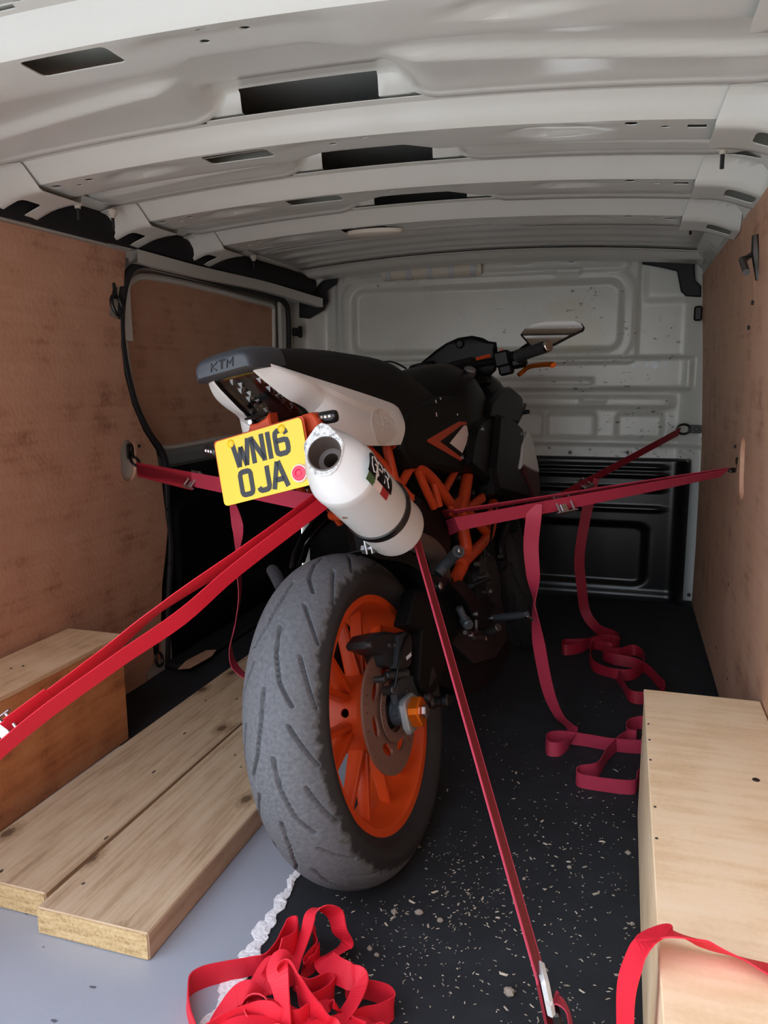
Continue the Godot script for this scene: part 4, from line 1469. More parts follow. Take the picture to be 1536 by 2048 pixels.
func exhaust() -> void:
	var c0 := bp(684, 945, 0.156)
	var c1 := bp(787, 1052, 0.134)
	var ax := (c1 - c0).normalized()
	var e1 := (Vector3.UP - ax * ax.y).normalized()
	var e2 := ax.cross(e1)            # towards the right-hand side if positive x
	if e2.x < 0: e2 = -e2
	var R := 0.0575
	var L := c0.distance_to(c1)
	var at := func(an: float, t: float, r: float) -> Vector3: return c0 + ax * t + (e1 * cos(an) + e2 * sin(an)) * r
	var g := G.new()
	# body
	var rings := []
	for k in [[-0.004, 0.0565], [0.0, 0.058], [0.010, 0.0585], [0.0105, R], [L * 0.5, R], [L - 0.004, R], [L, R + 0.001], [L + 0.006, R], [L + 0.012, R - 0.006], [L + 0.030, 0.030], [L + 0.034, 0.026]]:
		var ring := PackedVector3Array()
		for j in 48: ring.append(at.call(TAU * j / 48.0, k[0], k[1]))
		rings.append(ring)
	g.loft(rings, true, false, true)
	var body := bpart("silencer", g, M.bike_white, null, 35)
	tag(body, "white exhaust silencer with black clamp band", "")
	# end cap: from the round body to a pointed outlet face
	var face := [[642, 846], [654, 848], [672, 864], [684, 878], [688, 890], [685, 908], [680, 926], [672, 940], [660, 950], [645, 953], [630, 950], [620, 940], [613, 922], [608, 900], [607, 888], [618, 872], [632, 852]]
	var fc := bp(648, 902, 0.150)
	var nrm := (-ax * 0.72 + Vector3(0.10, 0.05, 0.60)).normalized()
	var fr := PackedVector3Array()
	for q in face:
		var d := bike_basis.transposed() * ray(q[0], q[1])
		var o := bike_basis.transposed() * (cam_pos - axle)
		fr.append(o + d * ((fc - o).dot(nrm) / d.dot(nrm)))
	var N := 48
	var outer := PackedVector3Array()
	for j in N:
		# find the face outline in the direction of each spoke
		var an := TAU * j / N
		var dir: Vector3 = e1 * cos(an) + e2 * sin(an)
		var best := fc
		var bd := -9.0
		for i in fr.size():
			var a := fr[i]
			var b := fr[(i + 1) % fr.size()]
			for s in 6:
				var p := a.lerp(b, s / 6.0)
				var q := p - fc
				q -= ax * q.dot(ax)
				var v := q.normalized().dot(dir)
				if v > bd: bd = v; best = p
		outer.append(best)
	g = G.new()
	rings = []
	var pipe_o := PackedVector3Array()
	var pipe_i := PackedVector3Array()
	var pc := bp(650, 908, 0.150)
	pc -= nrm * (pc - fc).dot(nrm)
	for j in N:
		var an := TAU * j / N
		pipe_o.append(pc + (e1 * cos(an) + e2 * sin(an)) * 0.0285)
		pipe_i.append(pc + ax * 0.004 + (e1 * cos(an) + e2 * sin(an)) * 0.0245)
	for j in N:
		pipe_o[j] -= nrm * (pipe_o[j] - fc).dot(nrm)
	var inset := PackedVector3Array()
	var mid1 := PackedVector3Array()
	var mid2 := PackedVector3Array()
	var near := PackedVector3Array()
	for j in N:
		var q: Vector3 = at.call(TAU * j / N, 0.0, 0.058)
		near.append(q)
		inset.append(outer[j].lerp(fc, 0.05) + nrm * 0.001)
		mid1.append(outer[j] - nrm * 0.002)
		var m := outer[j].lerp(q, 0.55)
		mid2.append(m + (m - (c0 + ax * (m - c0).dot(ax))).normalized() * 0.004)
	g.loft([outer, mid1, mid2, near], true, false, false)
	obj("outlet_cap", g, M.bike_white, body, 35)
	g = G.new()
	g.loft([pipe_o, inset, outer], true, false, false)
	tag(obj("outlet_face", g, M.white_scuffed, body, 35), "sooty scratched outlet face", "")
	# outlet pipe, dark and sooty
	g = G.new()
	rings = []
	for k in [[0.0, 0.0285], [-0.001, 0.0262], [0.010, 0.0240], [0.024, 0.0205], [0.0255, 0.0125], [0.16, 0.0120]]:
		var ring := PackedVector3Array()
		for j in 36:
			var an := TAU * j / 36.0
			var p: Vector3 = pc + (e1 * cos(an) + e2 * sin(an)) * k[1]
			if k[0] <= 0.0: p -= nrm * (p - fc).dot(nrm)
			ring.append(p + ax * k[0])
		rings.append(ring)
	g.loft(rings, true, false, true)
	obj("outlet_pipe", g, M.pipe_brown, body, 35)
	# clamp band
	g = G.new()
	var t0 := L * 0.60
	rings = []
	for k in [[t0, R + 0.0005], [t0 + 0.002, R + 0.003], [t0 + 0.008, R + 0.0042], [t0 + 0.011, R + 0.003], [t0 + 0.014, R + 0.0042], [t0 + 0.020, R + 0.003], [t0 + 0.022, R + 0.0005]]:
		var ring := PackedVector3Array()
		for j in 48: ring.append(at.call(TAU * j / 48.0, k[0], k[1]))
		rings.append(ring)
	g.loft(rings, true, false, false)
	var band := obj("clamp_band", g, M.black_plastic, body, 30)
	# clamp ears and bolt under the band
	var ea: Vector3 = bp(738, 1088, 0.092)
	g = G.new()
	g.box(ea + Vector3(-0.004, 0.002, 0), Vector3(0.004, 0.040, 0.020), 0.001)
	g.box(ea + Vector3(0.007, 0.002, 0), Vector3(0.004, 0.040, 0.020), 0.001)
	obj("clamp_ear", g, M.steel, band)
	g = G.new()
	g.prism(ellipse(Vector2.ZERO, Vector2(0.009, 0.009), 6), ea + Vector3(-0.016, -0.008, 0), Vector3(0, 0, 1), Vector3.UP, Vector3(0.009, 0, 0), 0.001)
	g.cyl(ea + Vector3(-0.01, -0.008, 0), ea + Vector3(0.022, -0.008, 0), 0.004, 10)
	g.prism(ellipse(Vector2.ZERO, Vector2(0.009, 0.009), 6), ea + Vector3(0.011, -0.008, 0), Vector3(0, 0, 1), Vector3.UP, Vector3(0.010, 0, 0), 0.001)
	obj("clamp_bolt", g, M.zinc, band, 25)
	# small dark slot, its brownish inside shown by a raised brown block
	g = G.new()
	var s0: Vector3 = bp(700, 999, 0.145)
	var sq := s0 - c0
	var st := sq.dot(ax)
	var sa := atan2((sq - ax * st).dot(e2), (sq - ax * st).dot(e1))
	g.box(at.call(sa, st, R + 0.0002), Vector3(0.010, 0.004, 0.004), 0.0015)
	obj("slot_block", g, M.slot_brown, body)
	# maker's sticker on the outer side
	var side := PI * 0.5
	var patch := func(a0: float, a1: float, u0: float, u1: float, r: float, cut: float, m: Material, nm: String) -> void:
		var q := G.new()
		var na := 10
		for i in na:
			for j in 8:
				var P := []
				for k in [[i, j], [i + 1, j], [i + 1, j + 1], [i, j + 1]]:
					var u := lerpf(u0, u1, float(k[1]) / 8.0)
					var top := a0 + cut * pow(absf(float(k[1]) / 8.0 - 0.5) * 2.0, 3.0)
					P.append(at.call(lerpf(top, a1, float(k[0]) / na), u, R + r))
				q.quad(P[0], P[1], P[2], P[3])
		obj(nm, q, m, body)
	var ang := func(px: float, py: float) -> Vector2:
		# direction on the body under a pixel
		var o: Vector3 = bike_basis.transposed() * (cam_pos - axle)
		var d: Vector3 = (bike_basis.transposed() * ray(px, py)).normalized()
		var oo := o - c0
		var dp: Vector3 = d - ax * d.dot(ax)
		var op: Vector3 = oo - ax * oo.dot(ax)
		var A := dp.dot(dp)
		var B := 2.0 * dp.dot(op)
		var C := op.dot(op) - R * R
		var disc := B * B - 4 * A * C
		var t := (-B - sqrt(maxf(disc, 0.0))) / (2 * A)
		var p: Vector3 = oo + d * t
		var h := p.dot(ax)
		return Vector2(atan2((p - ax * h).dot(e2), (p - ax * h).dot(e1)), h)
	var q0: Vector2 = ang.call(738, 915)
	var q1: Vector2 = ang.call(734, 950)
	var q2: Vector2 = ang.call(776, 992)
	var q3: Vector2 = ang.call(781, 975)
	patch.call(q0.x - 0.42, q1.x - 0.13, minf(q0.y, q1.y) + 0.001, q3.y + 0.006, 0.0006, 0.30, M.bike_black, "sticker")
	var fl := [M.flag_green, M.flag_white, M.flag_red]
	for k in 3:
		var ua := lerpf(q1.y, q2.y, k / 3.0)
		var ub := lerpf(q1.y, q2.y, (k + 1) / 3.0)
		patch.call(q1.x - 0.13, q1.x + 0.10, ua, ub, 0.0007, 0.0, fl[k], "sticker_stripe")
	# the letters G P R as raised strokes following the body
	var a_lo := q1.x - 0.24
	var a_hi := q0.x - 0.22
	var letters := [
		[[Vector2(0.95, 0.85), Vector2(0.55, 1.0), Vector2(0.1, 0.8), Vector2(0.05, 0.3), Vector2(0.45, 0.0), Vector2(0.9, 0.1), Vector2(0.95, 0.5), Vector2(0.55, 0.5)]],
		[[Vector2(0.1, 0.0), Vector2(0.15, 1.0), Vector2(0.75, 1.0), Vector2(0.95, 0.75), Vector2(0.75, 0.5), Vector2(0.15, 0.5)]],
		[[Vector2(0.1, 0.0), Vector2(0.15, 1.0), Vector2(0.75, 1.0), Vector2(0.95, 0.75), Vector2(0.75, 0.5), Vector2(0.15, 0.5)], [Vector2(0.5, 0.5), Vector2(0.95, 0.0)]]]
	for k in 3:
		var u0 := lerpf(q1.y + 0.006, q3.y - 0.004, k / 3.0)
		var u1 := lerpf(q1.y + 0.006, q3.y - 0.004, (k + 0.86) / 3.0)
		g = G.new()
		for ln in letters[k]:
			var pts := PackedVector3Array()
			for p in ln:
				pts.append(at.call(lerpf(a_lo, a_hi, p.y), lerpf(u0, u1, p.x), R + 0.0010))
			g.tube(pts, 0.0010, 5)
		obj("sticker_letter", g, M.ink_white, body)
	# link pipe, collars and the black hanger strap behind the tyre
	var pe := c1 + ax * 0.03
	g = G.new()
	g.tube(spline([pe - ax * 0.01, pe + ax * 0.03, bp(862, 1098, 0.115), bp(880, 1140, 0.10), Vector3(0.06, 0.03, -0.42)], 6), 0.0225, 16)
	bpart("link_pipe", g, M.pipe_brown)
	g = G.new()
	for k in [0.012, 0.030]:
		g.lathe(PackedVector2Array([Vector2(0.020, -0.007), Vector2(0.029, -0.006), Vector2(0.031, 0.0), Vector2(0.029, 0.006), Vector2(0.020, 0.007)]), pe + ax * k, ax, 24, true)
	bpart("pipe_collar", g, M.cream)
	g = G.new()
	var hs := [bp(742, 1096, 0.095), bp(760, 1104, 0.10), bp(800, 1110, 0.115), bp(832, 1124, 0.125), bp(850, 1140, 0.13)]
	g.tube(spline(hs, 5), 0.013, 8, true, false, 0.25, Vector3.UP)
	bpart("exhaust_hanger", g, M.bike_matt)

func tail() -> void:
	var g := G.new()
	# seat: from the tail tip down to the tank
	var S := [[0.150, 0.052, 0.655, 0.672], [0.130, 0.060, 0.652, 0.684], [0.08, 0.069, 0.645, 0.691], [0.0, 0.084, 0.622, 0.694], [-0.1, 0.101, 0.598, 0.692], [-0.2, 0.119, 0.562, 0.686], [-0.27, 0.128, 0.535, 0.682], [-0.34, 0.131, 0.51, 0.674], [-0.41, 0.131, 0.49, 0.656], [-0.48, 0.130, 0.48, 0.634], [-0.55, 0.128, 0.47, 0.604], [-0.62, 0.122, 0.46, 0.568]]
	var rings := []
	for k in S: rings.append(section(k[0], k[1], k[2], k[3], 0.62, 16))
	g.loft(rings)
	bpart("seat", g, M.seat_vinyl, null, 50)
	# tail cap with embossed letters
	g = G.new()
	rings = []
	for k in [[0.190, 0.046, 0.656, 0.678], [0.184, 0.054, 0.652, 0.685], [0.165, 0.061, 0.650, 0.691], [0.130, 0.064, 0.651, 0.693], [0.095, 0.066, 0.653, 0.692], [0.088, 0.060, 0.658, 0.686]]:
		rings.append(section(k[0], k[1], k[2], k[3], 0.5, 16))
	g.loft(rings)
	var cap := bpart("tail_cap", g, M.tail_grey, null, 45)
	var LT := [[[Vector2(0, 0), Vector2(0, 1)], [Vector2(1, 1), Vector2(0.05, 0.5), Vector2(1, 0)]], [[Vector2(0, 1), Vector2(1, 1)], [Vector2(0.5, 1), Vector2(0.5, 0)]], [[Vector2(0, 0), Vector2(0, 1), Vector2(0.5, 0.4), Vector2(1, 1), Vector2(1, 0)]]]
	for k in 3:
		g = G.new()
		for ln in LT[k]:
			var pts := PackedVector3Array()
			for p in ln:
				var y := lerpf(0.661, 0.674, p.y)
				pts.append(Vector3(-0.018 + k * 0.0155 + p.x * 0.011 + (p.y - 0.5) * 0.004, y, 0.1905))
			g.tube(pts, 0.0016, 5)
		obj("embossed_letter", g, M.tail_dark, cap)
	# white side panels: top edge, bottom edge (right side), bulged between
	var top := [bp(499, 727, 0.043), bp(522, 723, 0.055), bp(560, 733, 0.070), bp(600, 746, 0.081), bp(640, 759, 0.092), bp(700, 778, 0.108), bp(760, 798, 0.121), bp(792, 811, 0.129), bp(804, 828, 0.131)]
	var bot := [bp(502, 731, 0.042), bp(519, 748, 0.045), bp(545, 770, 0.048), bp(580, 797, 0.053), bp(620, 822, 0.060), bp(655, 850, 0.082), bp(712, 886, 0.106), bp(770, 891, 0.124), bp(802, 889, 0.131)]
	var tt := resample(spline(top, 4), 26)
	var bb := resample(spline(bot, 4), 26)
	var rows := []
	var nr := 12
	for i in nr + 1:
		var f := float(i) / nr
		var row := PackedVector3Array()
		for j in tt.size():
			var p := tt[j].lerp(bb[j], f)
			var u := float(j) / (tt.size() - 1)
			var bulge := (0.008 + 0.010 * smooth(0.95, 0.25, u)) * sin(PI * f) * smooth(0.0, 0.22, u)
			# pressed-in scallop along the upper half
			var sc := 0.007 * smooth(0.0, 0.08, f - 0.26) * smooth(0.75, 0.35, f) * smooth(0.30, 0.40, u) * smooth(0.95, 0.7, u)
			row.append(p + Vector3(bulge - sc, 0, 0))
		rows.append(row)
	g = G.new()
	g.skin(rows, Vector3(-0.005, 0, 0))
	var rp := bpart("side_panel", g, M.bike_white, null, 28)
	tag(rp, "white side panel of the tail", "")
	# worn patch where a knee rubs
	var sg := G.new()
	var cpt := bp(772, 852, 0.1335)
	var pr := PackedVector2Array()
	var R := RandomNumberGenerator.new()
	R.seed = 8
	for k in 22:
		var an := TAU * k / 22.0
		pr.append(Vector2(cos(an) * 0.046, sin(an) * 0.034) * R.randf_range(0.92, 1.06))
	var prow := []
	for i in 7:
		var row := PackedVector3Array()
		for k in 23:
			var q: Vector2 = pr[k % 22] * (i / 6.0)
			var z := cpt.z + q.x
			var y := cpt.y + q.y
			# lie on the panel
			var bx := 0.0
			var bdist := 9.0
			for rr in rows:
				for pp in rr:
					var dd := Vector2(pp.z - z, pp.y - y).length()
					if dd < bdist: bdist = dd; bx = pp.x
			row.append(Vector3(bx + 0.0016, y, z))
		prow.append(row)
	sg.skin(prow, Vector3(-0.002, 0, 0))
	obj("rubbed_patch", sg, M.scuff_patch, rp, 60)
	tag(bpart("side_panel", mirrored(g), M.bike_white, null, 28), "white side panel of the tail", "")
	# tail light: dark tray, faceted reflectors, smoked cover
	var a := bp(510, 738, 0.041)
	var b := bp(620, 829, 0.054)
	var q := [Vector3(-a.x, a.y, a.z), a, b, Vector3(-b.x, b.y, b.z)]
	var up: Vector3 = (q[0] - q[3]).normalized()
	var rt := Vector3.RIGHT
	var nrm := rt.cross(up).normalized()
	if nrm.z < 0: nrm = -nrm
	g = G.new()
	g.skin([PackedVector3Array([q[0] - nrm * 0.014, q[1] - nrm * 0.014]), PackedVector3Array([q[3] - nrm * 0.014, q[2] - nrm * 0.014])], -nrm * 0.02)
	var lamp := bpart("tail_light", g, M.bike_black)
	var H: float = (q[0] - q[3]).length()
	for s in [-1, 1]:
		for i in 9:
			for k in 2:
				var f := 0.16 + 0.80 * (i + 0.5) / 9.0
				var hw := lerpf(a.x, b.x, f)
				var c: Vector3 = q[0].lerp(q[3], f)
				c.x = s * lerpf(0.30, 0.72, (k + 0.5) / 2.0) * hw * 1.05
				g = G.new()
				var sz := H * 0.8 / 9.0 * 0.46
				var ap := c - nrm * (0.004 + 0.004 * ((i + k) % 2)) + up * sz * (0.5 if (i + k) % 2 == 0 else -0.5)
				var w := hw * 0.105
				var cs := [c - nrm * 0.0138 + Vector3(-w, 0, 0) + up * sz, c - nrm * 0.0138 + Vector3(w, 0, 0) + up * sz, c - nrm * 0.0138 + Vector3(w, 0, 0) - up * sz, c - nrm * 0.0138 + Vector3(-w, 0, 0) - up * sz]
				for e in 4: g.tri(cs[e], cs[(e + 1) % 4], ap)
				obj("reflector_facet", g, M.chrome, lamp, 5)
	g = G.new()
	g.skin([PackedVector3Array([q[0].lerp(q[1], 0.42) - nrm * 0.006, q[0].lerp(q[1], 0.60) - nrm * 0.006]), PackedVector3Array([q[3].lerp(q[2], 0.40) - nrm * 0.006, q[3].lerp(q[2], 0.62) - nrm * 0.006])], -nrm * 0.006)
	obj("centre_strip", g, M.tail_grey, lamp)
	g = G.new()
	g.skin([PackedVector3Array([q[0], q[1]]), PackedVector3Array([q[3], q[2]])], -nrm * 0.002)
	obj("lens_cover", g, M.smoked_lens, lamp)
	# dark surround of the lens
	g = G.new()
	g.tube(PackedVector3Array([q[0], q[1], q[2], q[3]]), 0.0045, 6, false, true)
	obj("lens_frame", g, M.bike_black, lamp)
	# underside of the tail, black
	g = G.new()
	g.box(Vector3(0, 0.545, -0.12), Vector3(0.15, 0.07, 0.26), 0.02)
	g.box(Vector3(0, 0.43, -0.24), Vector3(0.16, 0.14, 0.10), 0.02)
	bpart("under_tail", g, M.bike_matt)
	# ---- plate carrier (orange), plate, lettering
	var pl := [bp(430, 885, -0.089), bp(605, 832, 0.089), bp(622, 970, 0.089), bp(447, 1013, -0.089)]
	var pc: Vector3 = (pl[0] + pl[1] + pl[2] + pl[3]) * 0.25
	var px: Vector3 = ((pl[1] - pl[0]) + (pl[2] - pl[3])).normalized()
	var py: Vector3 = ((pl[0] - pl[3]) + (pl[1] - pl[2])).normalized()
	var pn := px.cross(py).normalized()
	py = pn.cross(px)
	var wd: float = ((pl[1] - pl[0]).length() + (pl[2] - pl[3]).length()) * 0.25
	var hg: float = ((pl[0] - pl[3]).length() + (pl[1] - pl[2]).length()) * 0.25
	g = G.new()
	g.prism(rect2(Vector2(-wd - 0.003, -hg * 0.5), Vector2(wd + 0.003, hg + 0.0025), 0.006, 3), pc - pn * 0.0055, px, py, pn * 0.003, 0.0005)
	for pg in [[[494, 872], [500, 850], [516, 846], [531, 836], [538, 826], [542, 846], [549, 854], [522, 866]], [[594, 842], [604, 830], [622, 825], [630, 830], [640, 846], [632, 862], [612, 868]], [[612, 866], [634, 858], [642, 880], [640, 960], [626, 985], [620, 930]]]:
		var PP := PackedVector2Array()
		for e in pg:
			var v3 := bz(e[0], e[1], 0.105)
			PP.append(Vector2(v3.x, v3.y))
		g.prism(PP, Vector3(0, 0, 0.075), Vector3.RIGHT, Vector3.UP, Vector3(0, 0, 0.032), 0.003)
	g.box(Vector3(0, 0.555, 0.04), Vector3(0.05, 0.02, 0.10), 0.004)
	var car := bpart("plate_carrier", g, M.orange_frame)
	# plate light under the lens
	g = G.new()
	var ll := [bp(489, 838, -0.052), bp(495, 831, -0.045), bp(530, 824, 0.0), bp(535, 832, 0.0), bp(500, 842, -0.045)]
	g.tube(PackedVector3Array([bp(492, 838, -0.050), bp(512, 833, -0.024), bp(534, 828, 0.004)]), [0.004, 0.0075, 0.006], 8, true, false, 0.6)
	obj("plate_lamp", g, M.black_plastic, car)
	for qq in [[502, 845, -0.05], [610, 836, 0.075]]:
		g = G.new()
		var p := bp(qq[0], qq[1], qq[2])
		g.cyl(p - pn * 0.004, p + pn * 0.004, 0.0055, 12, 0.001)
		obj("carrier_bolt", g, M.steel, car)
	g = G.new()
	g.prism(rect2(Vector2(-wd, -hg), Vector2(wd, hg), 0.008, 4), pc - pn * 0.0022, px, py, pn * 0.0022, 0.0004)
	var plate := bpart("number_plate", g, M.plate_yellow)
	tag(plate, "yellow number plate reading WN16 OJA", "")
	var strokes := {
		"W": [[Vector2(-0.02, 1.08), Vector2(0.25, -0.08)], [Vector2(0.25, -0.08), Vector2(0.5, 0.78)], [Vector2(0.5, 0.78), Vector2(0.75, -0.08)], [Vector2(0.75, -0.08), Vector2(1.02, 1.08)]],
		"N": [[Vector2(0, -0.09), Vector2(0, 1.09)], [Vector2(0.0, 1.0), Vector2(1, 0.0)], [Vector2(1, -0.09), Vector2(1, 1.09)]],
		"1": [[Vector2(0.5, -0.09), Vector2(0.5, 1.09)]],
		"6": [[Vector2(1, 0.80), Vector2(0.92, 0.94), Vector2(0.75, 1), Vector2(0.25, 1), Vector2(0.06, 0.93), Vector2(0, 0.8), Vector2(0, 0.18), Vector2(0.06, 0.06), Vector2(0.25, 0), Vector2(0.75, 0), Vector2(0.94, 0.06), Vector2(1, 0.18), Vector2(1, 0.42), Vector2(0.94, 0.54), Vector2(0.75, 0.58), Vector2(0.0, 0.58)]],
		"O": [[Vector2(0, 0.5), Vector2(0, 0.86), Vector2(0.08, 0.96), Vector2(0.25, 1), Vector2(0.75, 1), Vector2(0.92, 0.96), Vector2(1, 0.86), Vector2(1, 0.14), Vector2(0.92, 0.04), Vector2(0.75, 0), Vector2(0.25, 0), Vector2(0.08, 0.04), Vector2(0, 0.14), Vector2(0, 0.5)]],
		"J": [[Vector2(1, 1), Vector2(1, 0.14), Vector2(0.92, 0.04), Vector2(0.75, 0), Vector2(0.25, 0), Vector2(0.08, 0.05), Vector2(0, 0.16)]],
		"A": [[Vector2(-0.02, -0.09), Vector2(0.47, 1.06)], [Vector2(0.53, 1.06), Vector2(1.02, -0.09)], [Vector2(0.18, 0.28), Vector2(0.82, 0.28)]]}
	var lines := [["W", -0.59, 1, 0.031], ["N", -0.15, 1, 0.0205], ["1", 0.225, 1, 0.0], ["6", 0.375, 1, 0.0225], ["O", -0.53, -1, 0.0215], ["J", -0.14, -1, 0.0205], ["A", 0.19, -1, 0.0265]]
	# width and height of characters in units of half the plate
	for ln in lines:
		g = G.new()
		var ch: String = ln[0]
		var x0: float = ln[1] * wd
		var cw: float = ln[3]
		var chh := 0.0395
		var yb: float = (0.10 if ln[2] > 0 else -0.81) * hg
		for sk in strokes[ch]:
			var pts := []
			for p in sk: pts.append(Vector2(x0 + p.x * cw, yb + p.y * chh))
			pen(g, pts, 0.0090, pc, px, py, pn * 0.0006)
		obj("plate_character", g, M.plate_ink, plate)
	# fixing caps and the red reflector
	for k in [[-0.62, 0.82], [0.55, 0.82]]:
		g = G.new()
		var c: Vector3 = pc + px * k[0] * wd + py * k[1] * hg
		g.lathe(PackedVector2Array([Vector2(0, 0.0035), Vector2(0.004, 0.003), Vector2(0.0068, 0.0012), Vector2(0.0075, 0.0), Vector2(0, 0)]), c, pn, 18)
		obj("fixing_cap", g, M.plate_yellow, plate)
	g = G.new()
	var rc := pc + px * 0.78 * wd - py * 0.60 * hg
	g.lathe(PackedVector2Array([Vector2(0, 0.004), Vector2(0.0145, 0.004), Vector2(0.0155, 0.002), Vector2(0.0155, 0), Vector2(0, 0)]), rc, pn, 26)
	var rr := obj("reflector", g, M.pink_ring, plate)
	g = G.new()
	g.lathe(PackedVector2Array([Vector2(0, 0.007), Vector2(0.005, 0.007), Vector2(0.007, 0.0055), Vector2(0.0095, 0.006), Vector2(0.0125, 0.005), Vector2(0.013, 0.0035), Vector2(0, 0.0035)]), rc, pn, 26)
	obj("reflector_lens", g, M.red_reflector, rr)
	# ---- indicators
	for k in [[636, 838, 676, 831, 0.098, 0.135], [438, 905, 412, 900, -0.115, -0.145]]:
		g = G.new()
		var i0 := bp(k[0], k[1], k[4])
		var i1 := bp(k[2], k[3], k[5])
		var d := (i1 - i0)
		g.tube(PackedVector3Array([i0, i0 + d * 0.06, i0 + d * 0.2, i0 + d * 0.8, i0 + d * 0.94, i1]), [0.004, 0.0095, 0.0112, 0.0112, 0.0095, 0.003], 14)
		var ind := bpart("indicator", g, M.black_plastic)
		g = G.new()
		for j in 3:
			var c: Vector3 = i0 + d * (0.32 + 0.2 * j) + Vector3(0, 0.001, 0.0108)
			g.box(c, Vector3(d.length() * 0.15, 0.006, 0.003), 0.001)
		obj("indicator_led", g, M.chrome, ind)
		g = G.new()
		g.cyl(i0, i0 + Vector3(-signf(k[4]) * 0.03, -0.005, -0.03), 0.005, 8)
		obj("indicator_stalk", g, M.bike_matt, ind)

func pen(g: G, pts: Array, w: float, o: Vector3, ex: Vector3, ey: Vector3, h: Vector3) -> void:
	# mitred stroke as one flat bar
	var L := PackedVector2Array()
	var Rr := PackedVector2Array()
	var n := pts.size()
	for i in n:
		var d0: Vector2 = (pts[i] - pts[maxi(i - 1, 0)]).normalized()
		var d1: Vector2 = (pts[mini(i + 1, n - 1)] - pts[i]).normalized()
		if i == 0: d0 = d1
		if i == n - 1: d1 = d0
		var n0 := Vector2(-d0.y, d0.x)
		var n1 := Vector2(-d1.y, d1.x)
		var m := (n0 + n1) / maxf(0.45, 1.0 + n0.dot(n1))
		L.append(pts[i] + m * w * 0.5)
		Rr.append(pts[i] - m * w * 0.5)
	for i in n - 1:
		var A := o + ex * L[i].x + ey * L[i].y
		var B := o + ex * L[i + 1].x + ey * L[i + 1].y
		var C := o + ex * Rr[i + 1].x + ey * Rr[i + 1].y
		var D := o + ex * Rr[i].x + ey * Rr[i].y
		var from := g.v.size()
		g.quad(A + h, D + h, C + h, B + h)
		g.quad(A, B, C, D)
		g.quad(A, A + h, B + h, B)
		g.quad(D, C, C + h, D + h)
		g.quad(A, D, D + h, A + h)
		g.quad(B, B + h, C + h, C)
		g.fix(from)

